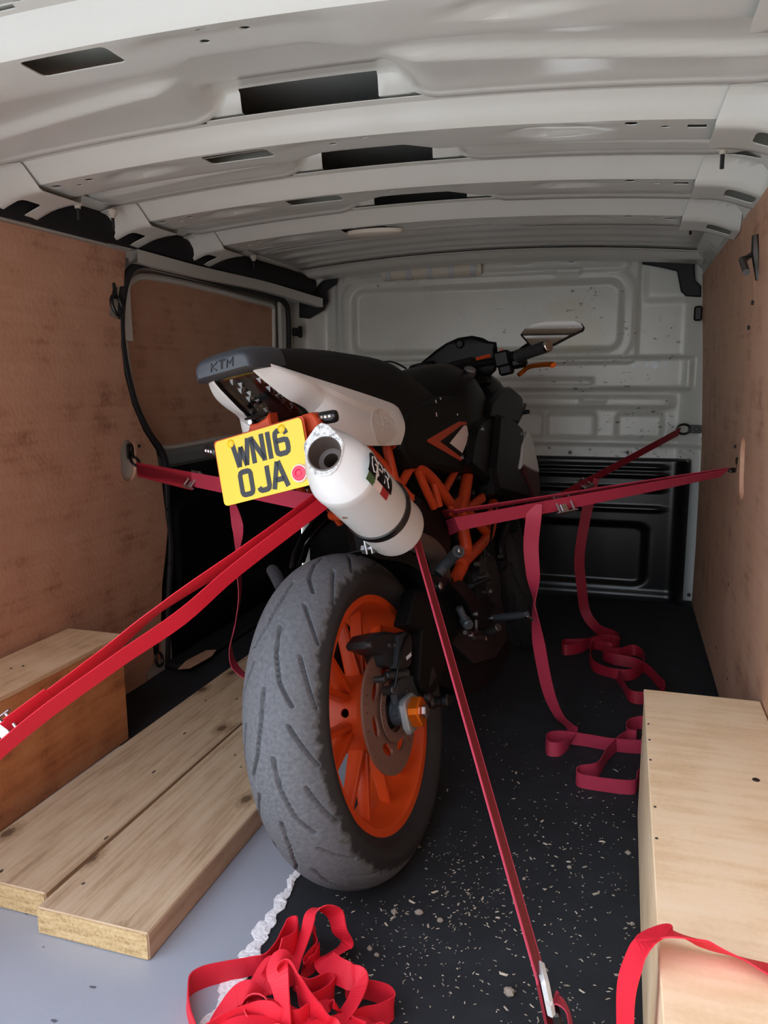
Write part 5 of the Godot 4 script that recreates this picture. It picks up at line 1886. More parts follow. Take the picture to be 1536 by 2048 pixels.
func chassis() -> void:
	var g := G.new()
	var T := [
		[[722, 881, 0.085], [769, 932, 0.10], [812, 985, 0.112], [824, 996, 0.118]],
		[[773, 892, 0.105], [786, 946, 0.108], [795, 985, 0.11]],
		[[782, 888, 0.11], [806, 905, 0.118], [832, 932, 0.122], [862, 955, 0.124], [892, 995, 0.125], [918, 1032, 0.125]],
		[[826, 926, 0.118], [800, 972, 0.11]],
		[[832, 932, 0.122], [850, 975, 0.12], [868, 1014, 0.118]],
		[[866, 962, 0.124], [879, 1012, 0.122]],
		[[911, 940, 0.12], [889, 982, 0.124]],
		[[935, 948, 0.125], [927, 1000, 0.127], [921, 1024, 0.127], [926, 1060, 0.127], [932, 1108, 0.125], [912, 1156, 0.12]],
		[[928, 1022, 0.127], [963, 997, 0.14]],
		[[924, 1014, 0.127], [950, 1040, 0.13], [976, 1070, 0.132]],
		[[986, 1005, 0.13], [978, 1068, 0.132], [945, 1106, 0.13], [922, 1128, 0.125]]]
	var rad := [0.0085, 0.0095, 0.0125, 0.0095, 0.0095, 0.0085, 0.0095, 0.0155, 0.0115, 0.0125, 0.0145]
	for i in T.size():
		var pts := []
		for q in T[i]: pts.append(bp(q[0], q[1], q[2]))
		g = G.new()
		var path := PackedVector3Array(pts) if pts.size() < 3 else spline(pts, 4)
		g.tube(path, rad[i], 12)
		bpart("frame_tube", g, M.orange_frame)
		bpart("frame_tube", mirrored(g), M.orange_frame)
	# gusset where the tubes meet
	g = G.new()
	slab(g, [[905, 1010], [926, 990], [940, 1012], [936, 1032], [920, 1042], [908, 1030]], 0.118, 0.134, 0.006)
	bpart("frame_gusset", g, M.orange_frame)
	g = G.new()
	slab(g, [[814, 988], [826, 985], [832, 1000], [824, 1010], [815, 1002]], 0.108, 0.120, 0.003)
	bpart("frame_gusset", g, M.orange_frame)
	# plug at the end of the stub
	g = G.new()
	var sp := bp(965, 996, 0.142)
	g.cyl(sp - Vector3(0.01, 0, 0), sp + Vector3(0.006, 0, 0), 0.012, 12, 0.003)
	bpart("frame_plug", g, M.orange_anodised)
	# ---- engine: crankcase, cylinder, covers, hoses
	g = G.new()
	var rings := []
	for k in [[-0.36, 0.08, 0.02, 0.20], [-0.42, 0.11, -0.06, 0.24], [-0.55, 0.125, -0.09, 0.22], [-0.70, 0.12, -0.09, 0.20], [-0.82, 0.09, -0.05, 0.12]]:
		rings.append(section(k[0], k[1], k[2], k[3], 0.5, 12))
	g.loft(rings)
	g.box(Vector3(0, 0.26, -0.72), Vector3(0.17, 0.24, 0.16), 0.02, Basis(Vector3.RIGHT, -0.5))
	var eng := bpart("engine", g, M.engine, null, 35)
	g = G.new()
	var cc := bp(975, 1160, 0.13)
	g.cyl(cc - Vector3(0.03, 0, 0), cc + Vector3(0.016, 0, 0), 0.075, 32, 0.012)
	obj("clutch_cover", g, M.engine, eng)
	for i in 6:
		g = G.new()
		g.box(Vector3(0.0, 0.20 + 0.022 * i, -0.70 - 0.012 * i), Vector3(0.20, 0.005, 0.17), 0.002, Basis(Vector3.RIGHT, -0.5))
		obj("cooling_fin", g, M.engine, eng)
	for h in [[[[945, 960], [950, 1010], [958, 1060], [962, 1110]], 0.10, 0.0065], [[[968, 1085], [972, 1120], [980, 1118]], 0.14, 0.006], [[[1010, 1050], [1000, 1085], [1004, 1125], [995, 1135]], 0.13, 0.016], [[[990, 1010], [984, 1060], [975, 1100]], 0.145, 0.004]]:
		g = G.new()
		var pts := []
		for q in h[0]: pts.append(bp(q[0], q[1], h[1]))
		g.tube(spline(pts, 5), h[2], 10)
		obj("hose", g, M.bike_black, eng)
	for q in [[958, 1128, 0.15], [1004, 1112, 0.145], [964, 1098, 0.14], [946, 985, 0.13], [918, 955, 0.12], [965, 1155, 0.15]]:
		g = G.new()
		var p := bp(q[0], q[1], q[2])
		g.cyl(p - Vector3(0.012, 0, 0), p + Vector3(0.004, 0, 0), 0.007, 10, 0.0015)
		obj("engine_bolt", g, M.dark_steel, eng)
	# kick of the right pedal shaft
	g = G.new()
	var ks := bp(974, 1158, 0.158)
	g.lathe(PackedVector2Array([Vector2(0, 0.008), Vector2(0.008, 0.008), Vector2(0.012, 0.005), Vector2(0.014, 0.006), Vector2(0.018, 0.003), Vector2(0.018, -0.01), Vector2(0, -0.01)]), ks, Vector3.RIGHT, 20)
	obj("shaft_end", g, M.dark_steel, eng)
	g = G.new()
	g.tube(PackedVector3Array([bp(941, 1172, 0.155), ks]), [0.010, 0.012], 8, true, false, 0.5)
	obj("shaft_lever", g, M.bike_black, eng)
	# shock, inner guard and battery box under the seat
	g = G.new()
	g.cyl(Vector3(-0.01, 0.40, -0.30), Vector3(-0.01, 0.12, -0.40), 0.030, 16, 0.004)
	bpart("shock_absorber", g, M.bike_matt)
	g = G.new()
	g.box(Vector3(0, 0.36, -0.48), Vector3(0.17, 0.20, 0.22), 0.03)
	g.box(Vector3(0, 0.30, -0.33), Vector3(0.18, 0.16, 0.10), 0.03)
	bpart("air_box", g, M.bike_matt)
	# round guard beside the link pipe
	g = G.new()
	slab(g, [[838, 990], [862, 992], [885, 1020], [897, 1050], [904, 1090], [896, 1120], [870, 1110], [850, 1060], [835, 1030]], 0.085, 0.108, 0.008)
	bpart("exhaust_guard", g, M.bike_matt)
	# belly pan and exhaust chamber
	g = G.new()
	rings = []
	for k in [[-0.30, 0.05, -0.06, 0.0], [-0.38, 0.10, -0.12, 0.01], [-0.55, 0.12, -0.145, -0.02], [-0.75, 0.11, -0.14, 0.02], [-0.88, 0.07, -0.09, 0.06]]:
		rings.append(section(k[0], k[1], k[2], k[3], 0.6, 12))
	g.loft(rings)
	bpart("belly_pan", g, M.bike_matt)
	# hugger over the tyre and side plate on the left
	g = G.new()
	var rows := []
	for i in 13:
		var x := lerpf(-0.07, 0.07, i / 12.0)
		var row := PackedVector3Array()
		for j in 15:
			var an := lerpf(-0.55, -1.5, j / 14.0)
			var r := 0.333 - 1.6 * x * x
			row.append(Vector3(x, r * cos(an), r * sin(an)))
		rows.append(row)
	g.skin(rows, Vector3(0, -0.003, 0.001))
	bpart("rear_hugger", g, M.bike_matt)
	g = G.new()
	slab(g, [[652, 1018], [662, 1034], [640, 1052], [612, 1086], [596, 1130], [585, 1136], [590, 1105], [606, 1070], [628, 1042]], -0.105, -0.095, 0.003)
	slab(g, [[662, 1034], [664, 1044], [640, 1066], [622, 1092], [612, 1125], [600, 1128], [612, 1092], [638, 1058]], -0.118, -0.108, 0.003)
	bpart("inner_guard", g, M.bike_black)
	g = G.new()
	g.cyl(bp(664, 1030, -0.02), bp(690, 1030, 0.03), 0.011, 14, 0.002)
	bpart("frame_crossbar", g, M.orange_frame)
	# ---- passenger peg with bracket, right
	g = G.new()
	g.tube(PackedVector3Array([bp(876, 1148, 0.128), bp(888, 1132, 0.140), bp(905, 1114, 0.165), bp(917, 1103, 0.190)]), [0.012, 0.0125, 0.0125, 0.0135], 12)
	var pp := bpart("passenger_peg", g, M.cast_dark)
	g = G.new()
	var pe := bp(920, 1101, 0.194)
	g.cyl(pe - Vector3(0.003, 0, 0), pe + Vector3(0.002, 0, 0), 0.0085, 14, 0.001)
	obj("peg_end", g, M.steel, pp)
	g = G.new()
	slab(g, [[858, 1158], [864, 1148], [895, 1152], [904, 1160], [902, 1182], [880, 1186], [870, 1178]], 0.112, 0.136, 0.004)
	var br := bpart("peg_bracket", g, M.bike_black)
	g = G.new()
	var bb := bp(878, 1172, 0.136)
	g.cyl(bb, bb + Vector3(0.006, 0, 0), 0.009, 14, 0.002)
	obj("bracket_bolt", g, M.steel, br)
	g = G.new()
	g.tube(PackedVector3Array([bp(563, 1176, -0.10), bp(552, 1152, -0.13), bp(544, 1140, -0.15)]), [0.012, 0.013, 0.012], 12)
	bpart("passenger_peg", g, M.cast_dark)
	# ---- rider peg, hanger, brake pedal, right
	g = G.new()
	slab(g, [[904, 1170], [922, 1160], [942, 1172], [960, 1205], [984, 1232], [988, 1250], [975, 1262], [955, 1256], [948, 1236], [930, 1200]], 0.138, 0.150, 0.003)
	slab(g, [[955, 1172], [980, 1168], [984, 1215], [984, 1238], [966, 1230], [958, 1205]], 0.130, 0.142, 0.003)
	var hang := bpart("peg_hanger", g, M.bike_black)
	g = G.new()
	g.tube(PackedVector3Array([bp(985, 1236, 0.150), bp(1000, 1235, 0.170), bp(1048, 1229, 0.235), bp(1053, 1228, 0.243)]), [0.010, 0.0125, 0.0105, 0.008], 10, true, false, 0.75)
	var peg := bpart("rider_peg", g, M.cast_dark)
	g = G.new()
	g.cyl(bp(1054, 1231, 0.240), bp(1066, 1240, 0.247), 0.0035, 8, 0.001)
	obj("peg_feeler", g, M.steel, peg)
	g = G.new()
	g.tube(PackedVector3Array([bp(918, 1215, 0.145), bp(926, 1232, 0.148), bp(934, 1246, 0.150)]), [0.008, 0.008, 0.010], 10)
	g.cyl(bp(928, 1238, 0.142), bp(938, 1252, 0.158), 0.012, 14, 0.003)
	obj("master_cylinder", g, M.cast_dark, hang)
	g = G.new()
	g.tube(spline([bp(930, 1265, 0.15), bp(950, 1264, 0.152), bp(952, 1240, 0.155)], 4), 0.005, 8)
	g.cyl(bp(945, 1275, 0.15), bp(968, 1276, 0.16), 0.005, 8, 0.001)
	g.cyl(bp(972, 1268, 0.15), bp(998, 1254, 0.19), 0.010, 10, 0.002)
	obj("brake_pedal", g, M.dark_steel, hang)
	for q in [[981, 1183, 0.148], [983, 1236, 0.150], [952, 1228, 0.152], [943, 1270, 0.152], [970, 1277, 0.155]]:
		g = G.new()
		var p := bp(q[0], q[1], q[2])
		g.cyl(p - Vector3(0.006, 0, 0), p + Vector3(0.004, 0, 0), 0.006, 10, 0.001)
		obj("hanger_bolt", g, M.steel, hang)
	# ---- side stand on the left carries the lean
	g = G.new()
	g.tube(PackedVector3Array([Vector3(-0.11, -0.03, -0.52), Vector3(-0.17, -0.13, -0.49), Vector3(-0.238, -0.232, -0.45)]), [0.012, 0.010, 0.010], 10)
	g.box(Vector3(-0.242, -0.240, -0.45), Vector3(0.05, 0.008, 0.04), 0.003, Basis(Vector3(0, 0, 1), 0.218))
	bpart("side_stand", g, M.bike_matt)

func front() -> void:
	var g := G.new()
	# ---- tank
	var rings := []
	for k in [[-0.47, 0.100, 0.44, 0.585], [-0.52, 0.118, 0.42, 0.625], [-0.60, 0.136, 0.40, 0.656], [-0.70, 0.148, 0.38, 0.672], [-0.80, 0.152, 0.38, 0.675], [-0.90, 0.146, 0.39, 0.662], [-0.98, 0.128, 0.41, 0.636], [-1.05, 0.098, 0.43, 0.600]]:
		rings.append(section(k[0], k[1], k[2], k[3], 0.55, 18))
	g.loft(rings)
	var tank := bpart("fuel_tank", g, M.bike_black, null, 50)
	g = G.new()
	g.lathe(PackedVector2Array([Vector2(0, 0.006), Vector2(0.036, 0.005), Vector2(0.04, 0.0), Vector2(0.04, -0.02), Vector2(0, -0.02)]), Vector3(0, 0.682, -0.82), Vector3.UP, 24)
	obj("filler_cap", g, M.bike_matt, tank)
	# side covers with the graphics
	g = G.new()
	slab(g, [[808, 838], [830, 812], [880, 790], [940, 790], [985, 812], [990, 860], [962, 872], [948, 912], [934, 946], [885, 938], [832, 934], [810, 896]], 0.06, 0.140, 0.012)
	var cov := bpart("side_cover", g, M.bike_matt, null, 50)
	bpart("side_cover", mirrored(g), M.bike_matt, null, 50)
	g = G.new()
	slab(g, [[854, 880], [918, 843], [950, 845], [950, 849], [924, 850], [880, 883], [926, 917], [922, 922], [856, 884]], 0.140, 0.1408, 0.0)
	obj("orange_chevron", g, M.orange_frame, cov)
	g = G.new()
	slab(g, [[900, 886], [928, 851], [947, 853], [925, 906]], 0.140, 0.1408, 0.0)
	obj("white_flash", g, M.flag_white, cov)
	for q in [[872, 803, 3], [881, 797, 2], [873, 829, 4], [915, 829, 2]]:
		g = G.new()
		var p := bp(q[0], q[1], 0.1412)
		g.box(p, Vector3(0.0008, 0.004 * q[2] * 0.6, 0.006), 0.0002)
		obj("paint_chip", g, M.flag_white, cov)
	# ---- radiator shroud: two faceted plates each side
	g = G.new()
	slab(g, [[950, 870], [958, 842], [975, 830], [1003, 826], [996, 880], [992, 930], [1004, 960], [1000, 985], [975, 960], [940, 928]], 0.10, 0.160, 0.012)
	slab(g, [[1000, 826], [1022, 828], [1047, 853], [1050, 880], [1040, 935], [1070, 990], [1060, 1000], [1000, 985], [990, 935]], 0.11, 0.178, 0.014)
	var sh := bpart("radiator_shroud", g, M.bike_black, null, 30)
	bpart("radiator_shroud", mirrored(g), M.bike_black, null, 30)
	for q in [[966, 858, 0.162], [943, 914, 0.145], [926, 915, 0.142], [1043, 868, 0.18]]:
		g = G.new()
		var p := bp(q[0], q[1], q[2])
		g.cyl(p - Vector3(0.004, 0, 0), p + Vector3(0.002, 0, 0), 0.0065, 12, 0.001)
		obj("shroud_bolt", g, M.steel, sh)
	# white front spoiler with torn graphic
	g = G.new()
	slab(g, [[1047, 890], [1058, 862], [1066, 880], [1076, 925], [1079, 945], [1066, 940], [1048, 930], [1042, 938]], 0.165, 0.185, 0.004)
	var spo := bpart("front_spoiler", g, M.bike_white)
	g = G.new()
	slab(g, [[1049, 930], [1064, 938], [1078, 945], [1082, 1000], [1072, 1002], [1056, 958]], 0.16, 0.1845, 0.004)
	obj("spoiler_graphic", g, M.maroon, spo)
	bpart("front_spoiler", mirrored(g), M.maroon)
	# radiator
	g = G.new()
	g.box(Vector3(0, 0.27, -0.96), Vector3(0.28, 0.24, 0.035), 0.008, Basis(Vector3.RIGHT, 0.2))
	bpart("radiator", g, M.bike_matt)
	# ---- forks, front wheel, mudguard
	var fa := Vector3(0.0, -0.008, -1.345)
	var top := Vector3(0.0, 0.62, -1.06)
	for s in [-1, 1]:
		g = G.new()
		var o := Vector3(s * 0.09, 0, 0).rotated(Vector3.UP, deg_to_rad(13.0))
		g.tube(PackedVector3Array([fa + o, (fa.lerp(top, 0.5)) + o, fa.lerp(top, 0.52) + o, top + o]), [0.024, 0.027, 0.0215, 0.0215], 14)
		bpart("fork_leg", g, M.bike_black)
	g = G.new()
	g.box(top + Vector3(0, -0.01, 0), Vector3(0.24, 0.03, 0.07), 0.01)
	g.box(fa.lerp(top, 0.72), Vector3(0.24, 0.035, 0.07), 0.01)
	bpart("fork_yoke", g, M.bike_matt)
	wheel("front_wheel", 0.78, 0.298, 0.043, fa, deg_to_rad(13.0), 360, 60, 12.0, Color(0.030, 0.030, 0.030))
	g = G.new()
	var rows := []
	for i in 9:
		var x := lerpf(-0.065, 0.065, i / 8.0)
		var row := PackedVector3Array()
		for j in 17:
			var an := lerpf(0.9, -0.7, j / 16.0)
			var r := 0.322 - 2.4 * x * x
			row.append(fa + Vector3(x, r * cos(an), r * sin(an)).rotated(Vector3.UP, deg_to_rad(13.0)))
		rows.append(row)
	g.skin(rows, Vector3(0, -0.003, 0))
	bpart("front_mudguard", g, M.bike_black)
	# ---- handlebar
	var be := bp(1093, 693, 0.338)
	var bs := bp(1036, 713, 0.245)
	var bc := Vector3(0.05, 0.665, -0.985)
	g = G.new()
	var half := [be, bs, bs.lerp(bc, 0.5), bc]
	var pts := []
	for p in half: pts.append(p)
	pts.append(Vector3(-0.05, 0.665, -0.985))
	pts.append(Vector3(-0.245, bs.y, bs.z)); pts.append(Vector3(-be.x, be.y, be.z))
	g.tube(spline(pts, 5), 0.011, 12)
	var bar := bpart("handlebar", g, M.bike_black)
	for s in [1, -1]:
		var f := Vector3(s, 1, 1)
		g = G.new()
		g.tube(PackedVector3Array([bs.lerp(be, 0.02) * f, bs.lerp(be, 0.08) * f, be * f]), [0.020, 0.0165, 0.0165], 14)
		obj("grip", g, M.rubber, bar)
		g = G.new()
		var d := (be - bs).normalized()
		g.cyl(be * f, (be + d * 0.010) * f, 0.0165, 16, 0.002)
		obj("bar_end", g, M.chrome if s > 0 else M.dark_steel, bar)
		g = G.new()
		var lv := [bp(1030, 750, 0.225), bp(1040, 742, 0.240), bp(1052, 733, 0.262), bp(1075, 729, 0.305), bp(1095, 728, 0.340), bp(1101, 730, 0.350)]
		var lp := []
		for p in lv: lp.append((p + Vector3(0, 0, -0.045)) * f)
		g.tube(spline(lp, 4), 0.0088, 10, true, false, 0.75)
		obj("lever", g, M.orange_anodised, bar)
		g = G.new()
		var sc := bp(1006, 718, 0.20) * f
		g.box(sc, Vector3(0.045, 0.045, 0.045), 0.006)
		g.box(sc + Vector3(0.004 * s, -0.032, 0.002), Vector3(0.04, 0.03, 0.035), 0.006)
		g.box(sc + Vector3(0.038 * s, -0.010, -0.02), Vector3(0.045, 0.05, 0.05), 0.010)
		obj("switch_cluster", g, M.bike_black, bar)
	g = G.new()
	g.cyl(bp(953, 718, 0.13), bp(980, 711, 0.175), 0.005, 8, 0.001)
	obj("adjuster_lever", g, M.orange_frame, bar)
	g = G.new()
	g.box(bp(1003, 700, 0.20), Vector3(0.010, 0.006, 0.008), 0.001)
	obj("kill_switch", g, M.orange_frame, bar)
	# reservoir and front brake stuff
	g = G.new()
	g.lathe(PackedVector2Array([Vector2(0, 0.008), Vector2(0.014, 0.008), Vector2(0.018, 0.004), Vector2(0.016, -0.012), Vector2(0, -0.012)]), bp(940, 742, 0.13), Vector3(0.5, 0.8, 0.3).normalized(), 20)
	obj("ignition_barrel", g, M.steel, bar)
	# mirror: dark shell, bright glass, stem
	var mo := [[1040, 668], [1048, 657], [1062, 649], [1088, 643], [1150, 641], [1164, 646], [1169, 653], [1166, 659], [1140, 671], [1108, 688], [1090, 694], [1062, 694]]
	var mn := (bike_basis.transposed() * Vector3(-0.03, 0.235, 0.97)).normalized()
	var mc := bz(1100, 666, -0.93)
	var mx := Vector3.UP.cross(mn).normalized()
	var my := mn.cross(mx)
	var eye := bike_basis.transposed() * (cam_pos - axle)
	var MP := PackedVector2Array()
	for q in mo:
		var d := bike_basis.transposed() * ray(q[0], q[1])
		var p := eye + d * ((mc - eye).dot(mn) / d.dot(mn)) - mc
		MP.append(Vector2(p.dot(mx), p.dot(my)))
	g = G.new()
	g.prism(MP, mc - mn * 0.025, mx, my, mn * 0.025, 0.006)
	var mir := bpart("mirror", g, M.black_satin)
	var ctr := Vector2.ZERO
	for p in MP: ctr += p
	ctr /= MP.size()
	var MG := PackedVector2Array()
	for p in MP: MG.append(ctr + (p - ctr) * 0.95)
	g = G.new()
	g.prism(MG, mc, mx, my, mn * 0.0008, 0.0)
	obj("mirror_glass", g, M.mirror_glass, mir, 10)
	g = G.new()
	g.tube(PackedVector3Array([bp(1020, 722, 0.215), bz(1048, 700, -0.93), bz(1070, 684, -0.95)]), [0.010, 0.012, 0.010], 10)
	obj("mirror_stem", g, M.bike_black, mir)
	# ---- fly screen, dash, headlamp cowl
	g = G.new()
	var fly := [[828, 733, -0.02, -0.86], [846, 722, 0.0, -0.90]]
	var FP := PackedVector2Array()
	for q in [[828, 735], [848, 718], [870, 700], [890, 686], [915, 675], [942, 671], [962, 675], [975, 682], [990, 684], [992, 700], [990, 740], [960, 770], [880, 765], [840, 750]]:
		var p := bz(q[0], q[1], -1.16)
		FP.append(Vector2(p.x, p.y))
	g.prism(FP, Vector3(0, 0, -1.19), Vector3.RIGHT, Vector3.UP, Vector3(0, 0, 0.028), 0.010)
	var fs := bpart("fly_screen", g, M.bike_black, null, 50)
	g = G.new()
	var fb := bz(920, 688, -1.160)
	g.cyl(fb, fb + Vector3(0, 0, 0.006), 0.014, 16, 0.004)
	obj("screen_grommet", g, M.bike_black, fs)
	g = G.new()
	g.box(Vector3(0.0, 0.66, -1.13), Vector3(0.14, 0.09, 0.03), 0.012, Basis(Vector3.RIGHT, -0.5))
	bpart("dash", g, M.black_plastic)
	g = G.new()
	rings = []
	for k in [[-1.06, 0.13, 0.50, 0.63], [-1.14, 0.15, 0.44, 0.66], [-1.24, 0.14, 0.42, 0.66], [-1.34, 0.10, 0.44, 0.60]]:
		rings.append(section(k[0], k[1], k[2], k[3], 0.7, 12))
	g.loft(rings)
	slab(g, [[978, 835], [985, 800], [1008, 775], [1024, 772], [1040, 786], [1048, 798], [1046, 812], [1054, 804], [1052, 826], [1040, 850], [1020, 842]], 0.13, 0.165, 0.010)
	bpart("headlamp_cowl", g, M.bike_black, null, 40)
	g = G.new()
	var fi := bp(1053, 824, 0.17)
	g.cyl(fi - Vector3(0.02, 0, 0), fi + Vector3(0.01, 0, 0), 0.007, 10, 0.002)
	bpart("front_indicator", g, M.black_plastic)
	# cable loop over the tank
	g = G.new()
	g.tube(spline([bp(726, 742, -0.10), bp(752, 728, -0.12), bp(776, 723, -0.14), bp(794, 727, -0.15), bp(812, 737, -0.14)], 6), 0.0028, 6)
	bpart("clutch_cable", g, M.bike_black)

# ---------------------------------------------------------------- lashing points
func ring_loop(c: Vector3, ex: Vector3, ey: Vector3, rx: float, ry: float, r: float) -> G:
	var g := G.new()
	var p := PackedVector3Array()
	for i in 24: p.append(c + ex * cos(TAU * i / 24.0) * rx + ey * sin(TAU * i / 24.0) * ry)
	g.tube(p, r, 8, false, true)
	return g

func lashing(label: String, at: Vector3, n: Vector3, down: Vector3, size: float, hook_to = null) -> Node3D:
	var t := thing("lashing_ring", label, "ring", at, "lashing rings")
	var side := n.cross(down).normalized()
	var g := G.new()
	g.prism(rect2(Vector2(-0.3, -0.45) * size, Vector2(0.3, 0.45) * size, 0.14 * size, 3), Vector3.ZERO - down * 0.35 * size, side, -down, n * 0.005, 0.001)
	var pl := obj("base_plate", g, M.black_satin, t)
	g = G.new()
	g.cyl(-down * 0.45 * size + n * 0.004, -down * 0.45 * size + n * 0.010, 0.15 * size, 12, 0.002)
	obj("fixing_bolt", g, M.dark_steel, pl)
	var sw: Vector3 = (down * 0.97 + n * 0.22).normalized() if hook_to == null else (hook_to - at).normalized()
	obj("ring", ring_loop(n * 0.008 + sw * 0.42 * size, side, sw, 0.34 * size, 0.45 * size, 0.085 * size), M.black_satin, t)
	return t

func fittings() -> void:
	var a := wp(260, 914, 0, -0.842)
	lashing("black lashing ring in the oval cut-out of the left lining, red strap hooked on", a, Vector3.RIGHT, Vector3.DOWN, 0.05, wp(275, 937, 0, -0.80))
	a = wp(224, 592, 0, -0.818)
	lashing("bare lashing ring high beside the sliding door opening", a, Vector3.RIGHT, Vector3.DOWN, 0.062)
	a = Vector3(-0.842, 0.075, wp(312, 1345, 0, -0.83).z - 0.02)
	lashing("lashing ring low on the wall behind the brown plywood box", a, Vector3.RIGHT, Vector3.DOWN, 0.05)
	a = wp(1379, 858, 2, -3.245)
	lashing("lashing ring at the bulkhead corner, red strap looped through", a, Vector3(0, 0, 1), Vector3(-1, 0, 0), 0.055)
	a = wp(1478, 940, 0, 0.838)
	lashing("black lashing hook in the oval cut-out of the right lining", a, Vector3.LEFT, Vector3.DOWN, 0.055, wp(1448, 943, 0, 0.79))
	lashing("lashing ring on the floor at the rear corner of the brown box", Vector3(-0.615, 0.003, -0.70), Vector3.UP, Vector3(0, 0, -1), 0.05, Vector3(-0.60, 0.09, -0.73))
	lashing("lashing ring on the floor at the rear, white buckled strap pulled to it", wp(1112, 2090, 1, 0.0) + Vector3(0, 0.003, 0.03), Vector3.UP, Vector3(0, 0, -1), 0.05, wp(1104, 2070, 1, 0.05))
	# swing handle high on the right lining
	var t := thing("pull_handle", "dark metal swing handle high on the right plywood lining", "handle", Vector3.ZERO)
	var p0 := wp(1512, 470, 0, side_x(1.27) - 0.012)
	var p1 := wp(1517, 560, 0, side_x(1.1) - 0.012)
	var g := G.new()
	g.tube(PackedVector3Array([p0, p0.lerp(p1, 0.4), p1]), [0.008, 0.012, 0.006], 8)
	obj("mount", g, M.dark_steel, t)
	g = G.new()
	var hm := p0.lerp(p1, 0.38)
	g.tube(PackedVector3Array([hm, hm + Vector3(-0.025, -0.012, -0.02), wp(1493, 545, 0, side_x(1.15) - 0.05)]), [0.008, 0.008, 0.007], 8)
	obj("handle_arm", g, M.dark_steel, t)

# ---------------------------------------------------------------- webbing
func web(g: G, pts: PackedVector3Array, sides: Array, w: float) -> void:
	var rings := []
	var n := pts.size()
	for i in n:
		var t := (pts[mini(i + 1, n - 1)] - pts[maxi(i - 1, 0)]).normalized()
		var f := float(i) / (n - 1) * (sides.size() - 1)
		var k := mini(int(f), sides.size() - 2) if sides.size() > 1 else 0
		var s: Vector3 = sides[0] if sides.size() == 1 else (sides[k] as Vector3).lerp(sides[k + 1], f - k)
		s = (s - t * s.dot(t)).normalized()
		if s == Vector3.ZERO: s = Vector3.UP
		var nr := t.cross(s) * 0.0009
		var h := s * w * 0.5
		rings.append(PackedVector3Array([pts[i] - h - nr, pts[i] + h - nr, pts[i] + h + nr, pts[i] - h + nr]))
	g.loft(rings)

func straight(a: Vector3, b: Vector3, n := 12, sag := 0.0) -> PackedVector3Array:
	var o := PackedVector3Array()
	for i in n + 1:
		var t := float(i) / n
		o.append(a.lerp(b, t) - Vector3(0, sag * 4.0 * t * (1.0 - t), 0))
	return o

func buckle(parent: Node, c: Vector3, along: Vector3, face: Vector3, m: Material, w := 0.044, l := 0.055) -> void:
	var ex := face.cross(along).normalized()
	var B := Basis(ex, along.normalized(), ex.cross(along.normalized()))
	var g := G.new()
	g.box(c + B * Vector3(-w * 0.5, 0, 0.002), Vector3(0.003, l, 0.013), 0.001, B)
	g.box(c + B * Vector3(w * 0.5, 0, 0.002), Vector3(0.003, l, 0.013), 0.001, B)
	g.cyl(c + B * Vector3(-w * 0.5, l * 0.36, 0), c + B * Vector3(w * 0.5, l * 0.36, 0), 0.003, 8)
	g.cyl(c + B * Vector3(-w * 0.5, -l * 0.36, 0), c + B * Vector3(w * 0.5, -l * 0.36, 0), 0.003, 8)
	g.box(c + B * Vector3(0, -l * 0.02, 0.006), Vector3(w * 0.9, l * 0.34, 0.006), 0.002, B)
	obj("cam_buckle", g, m, parent, 30)

const WEB := 0.036

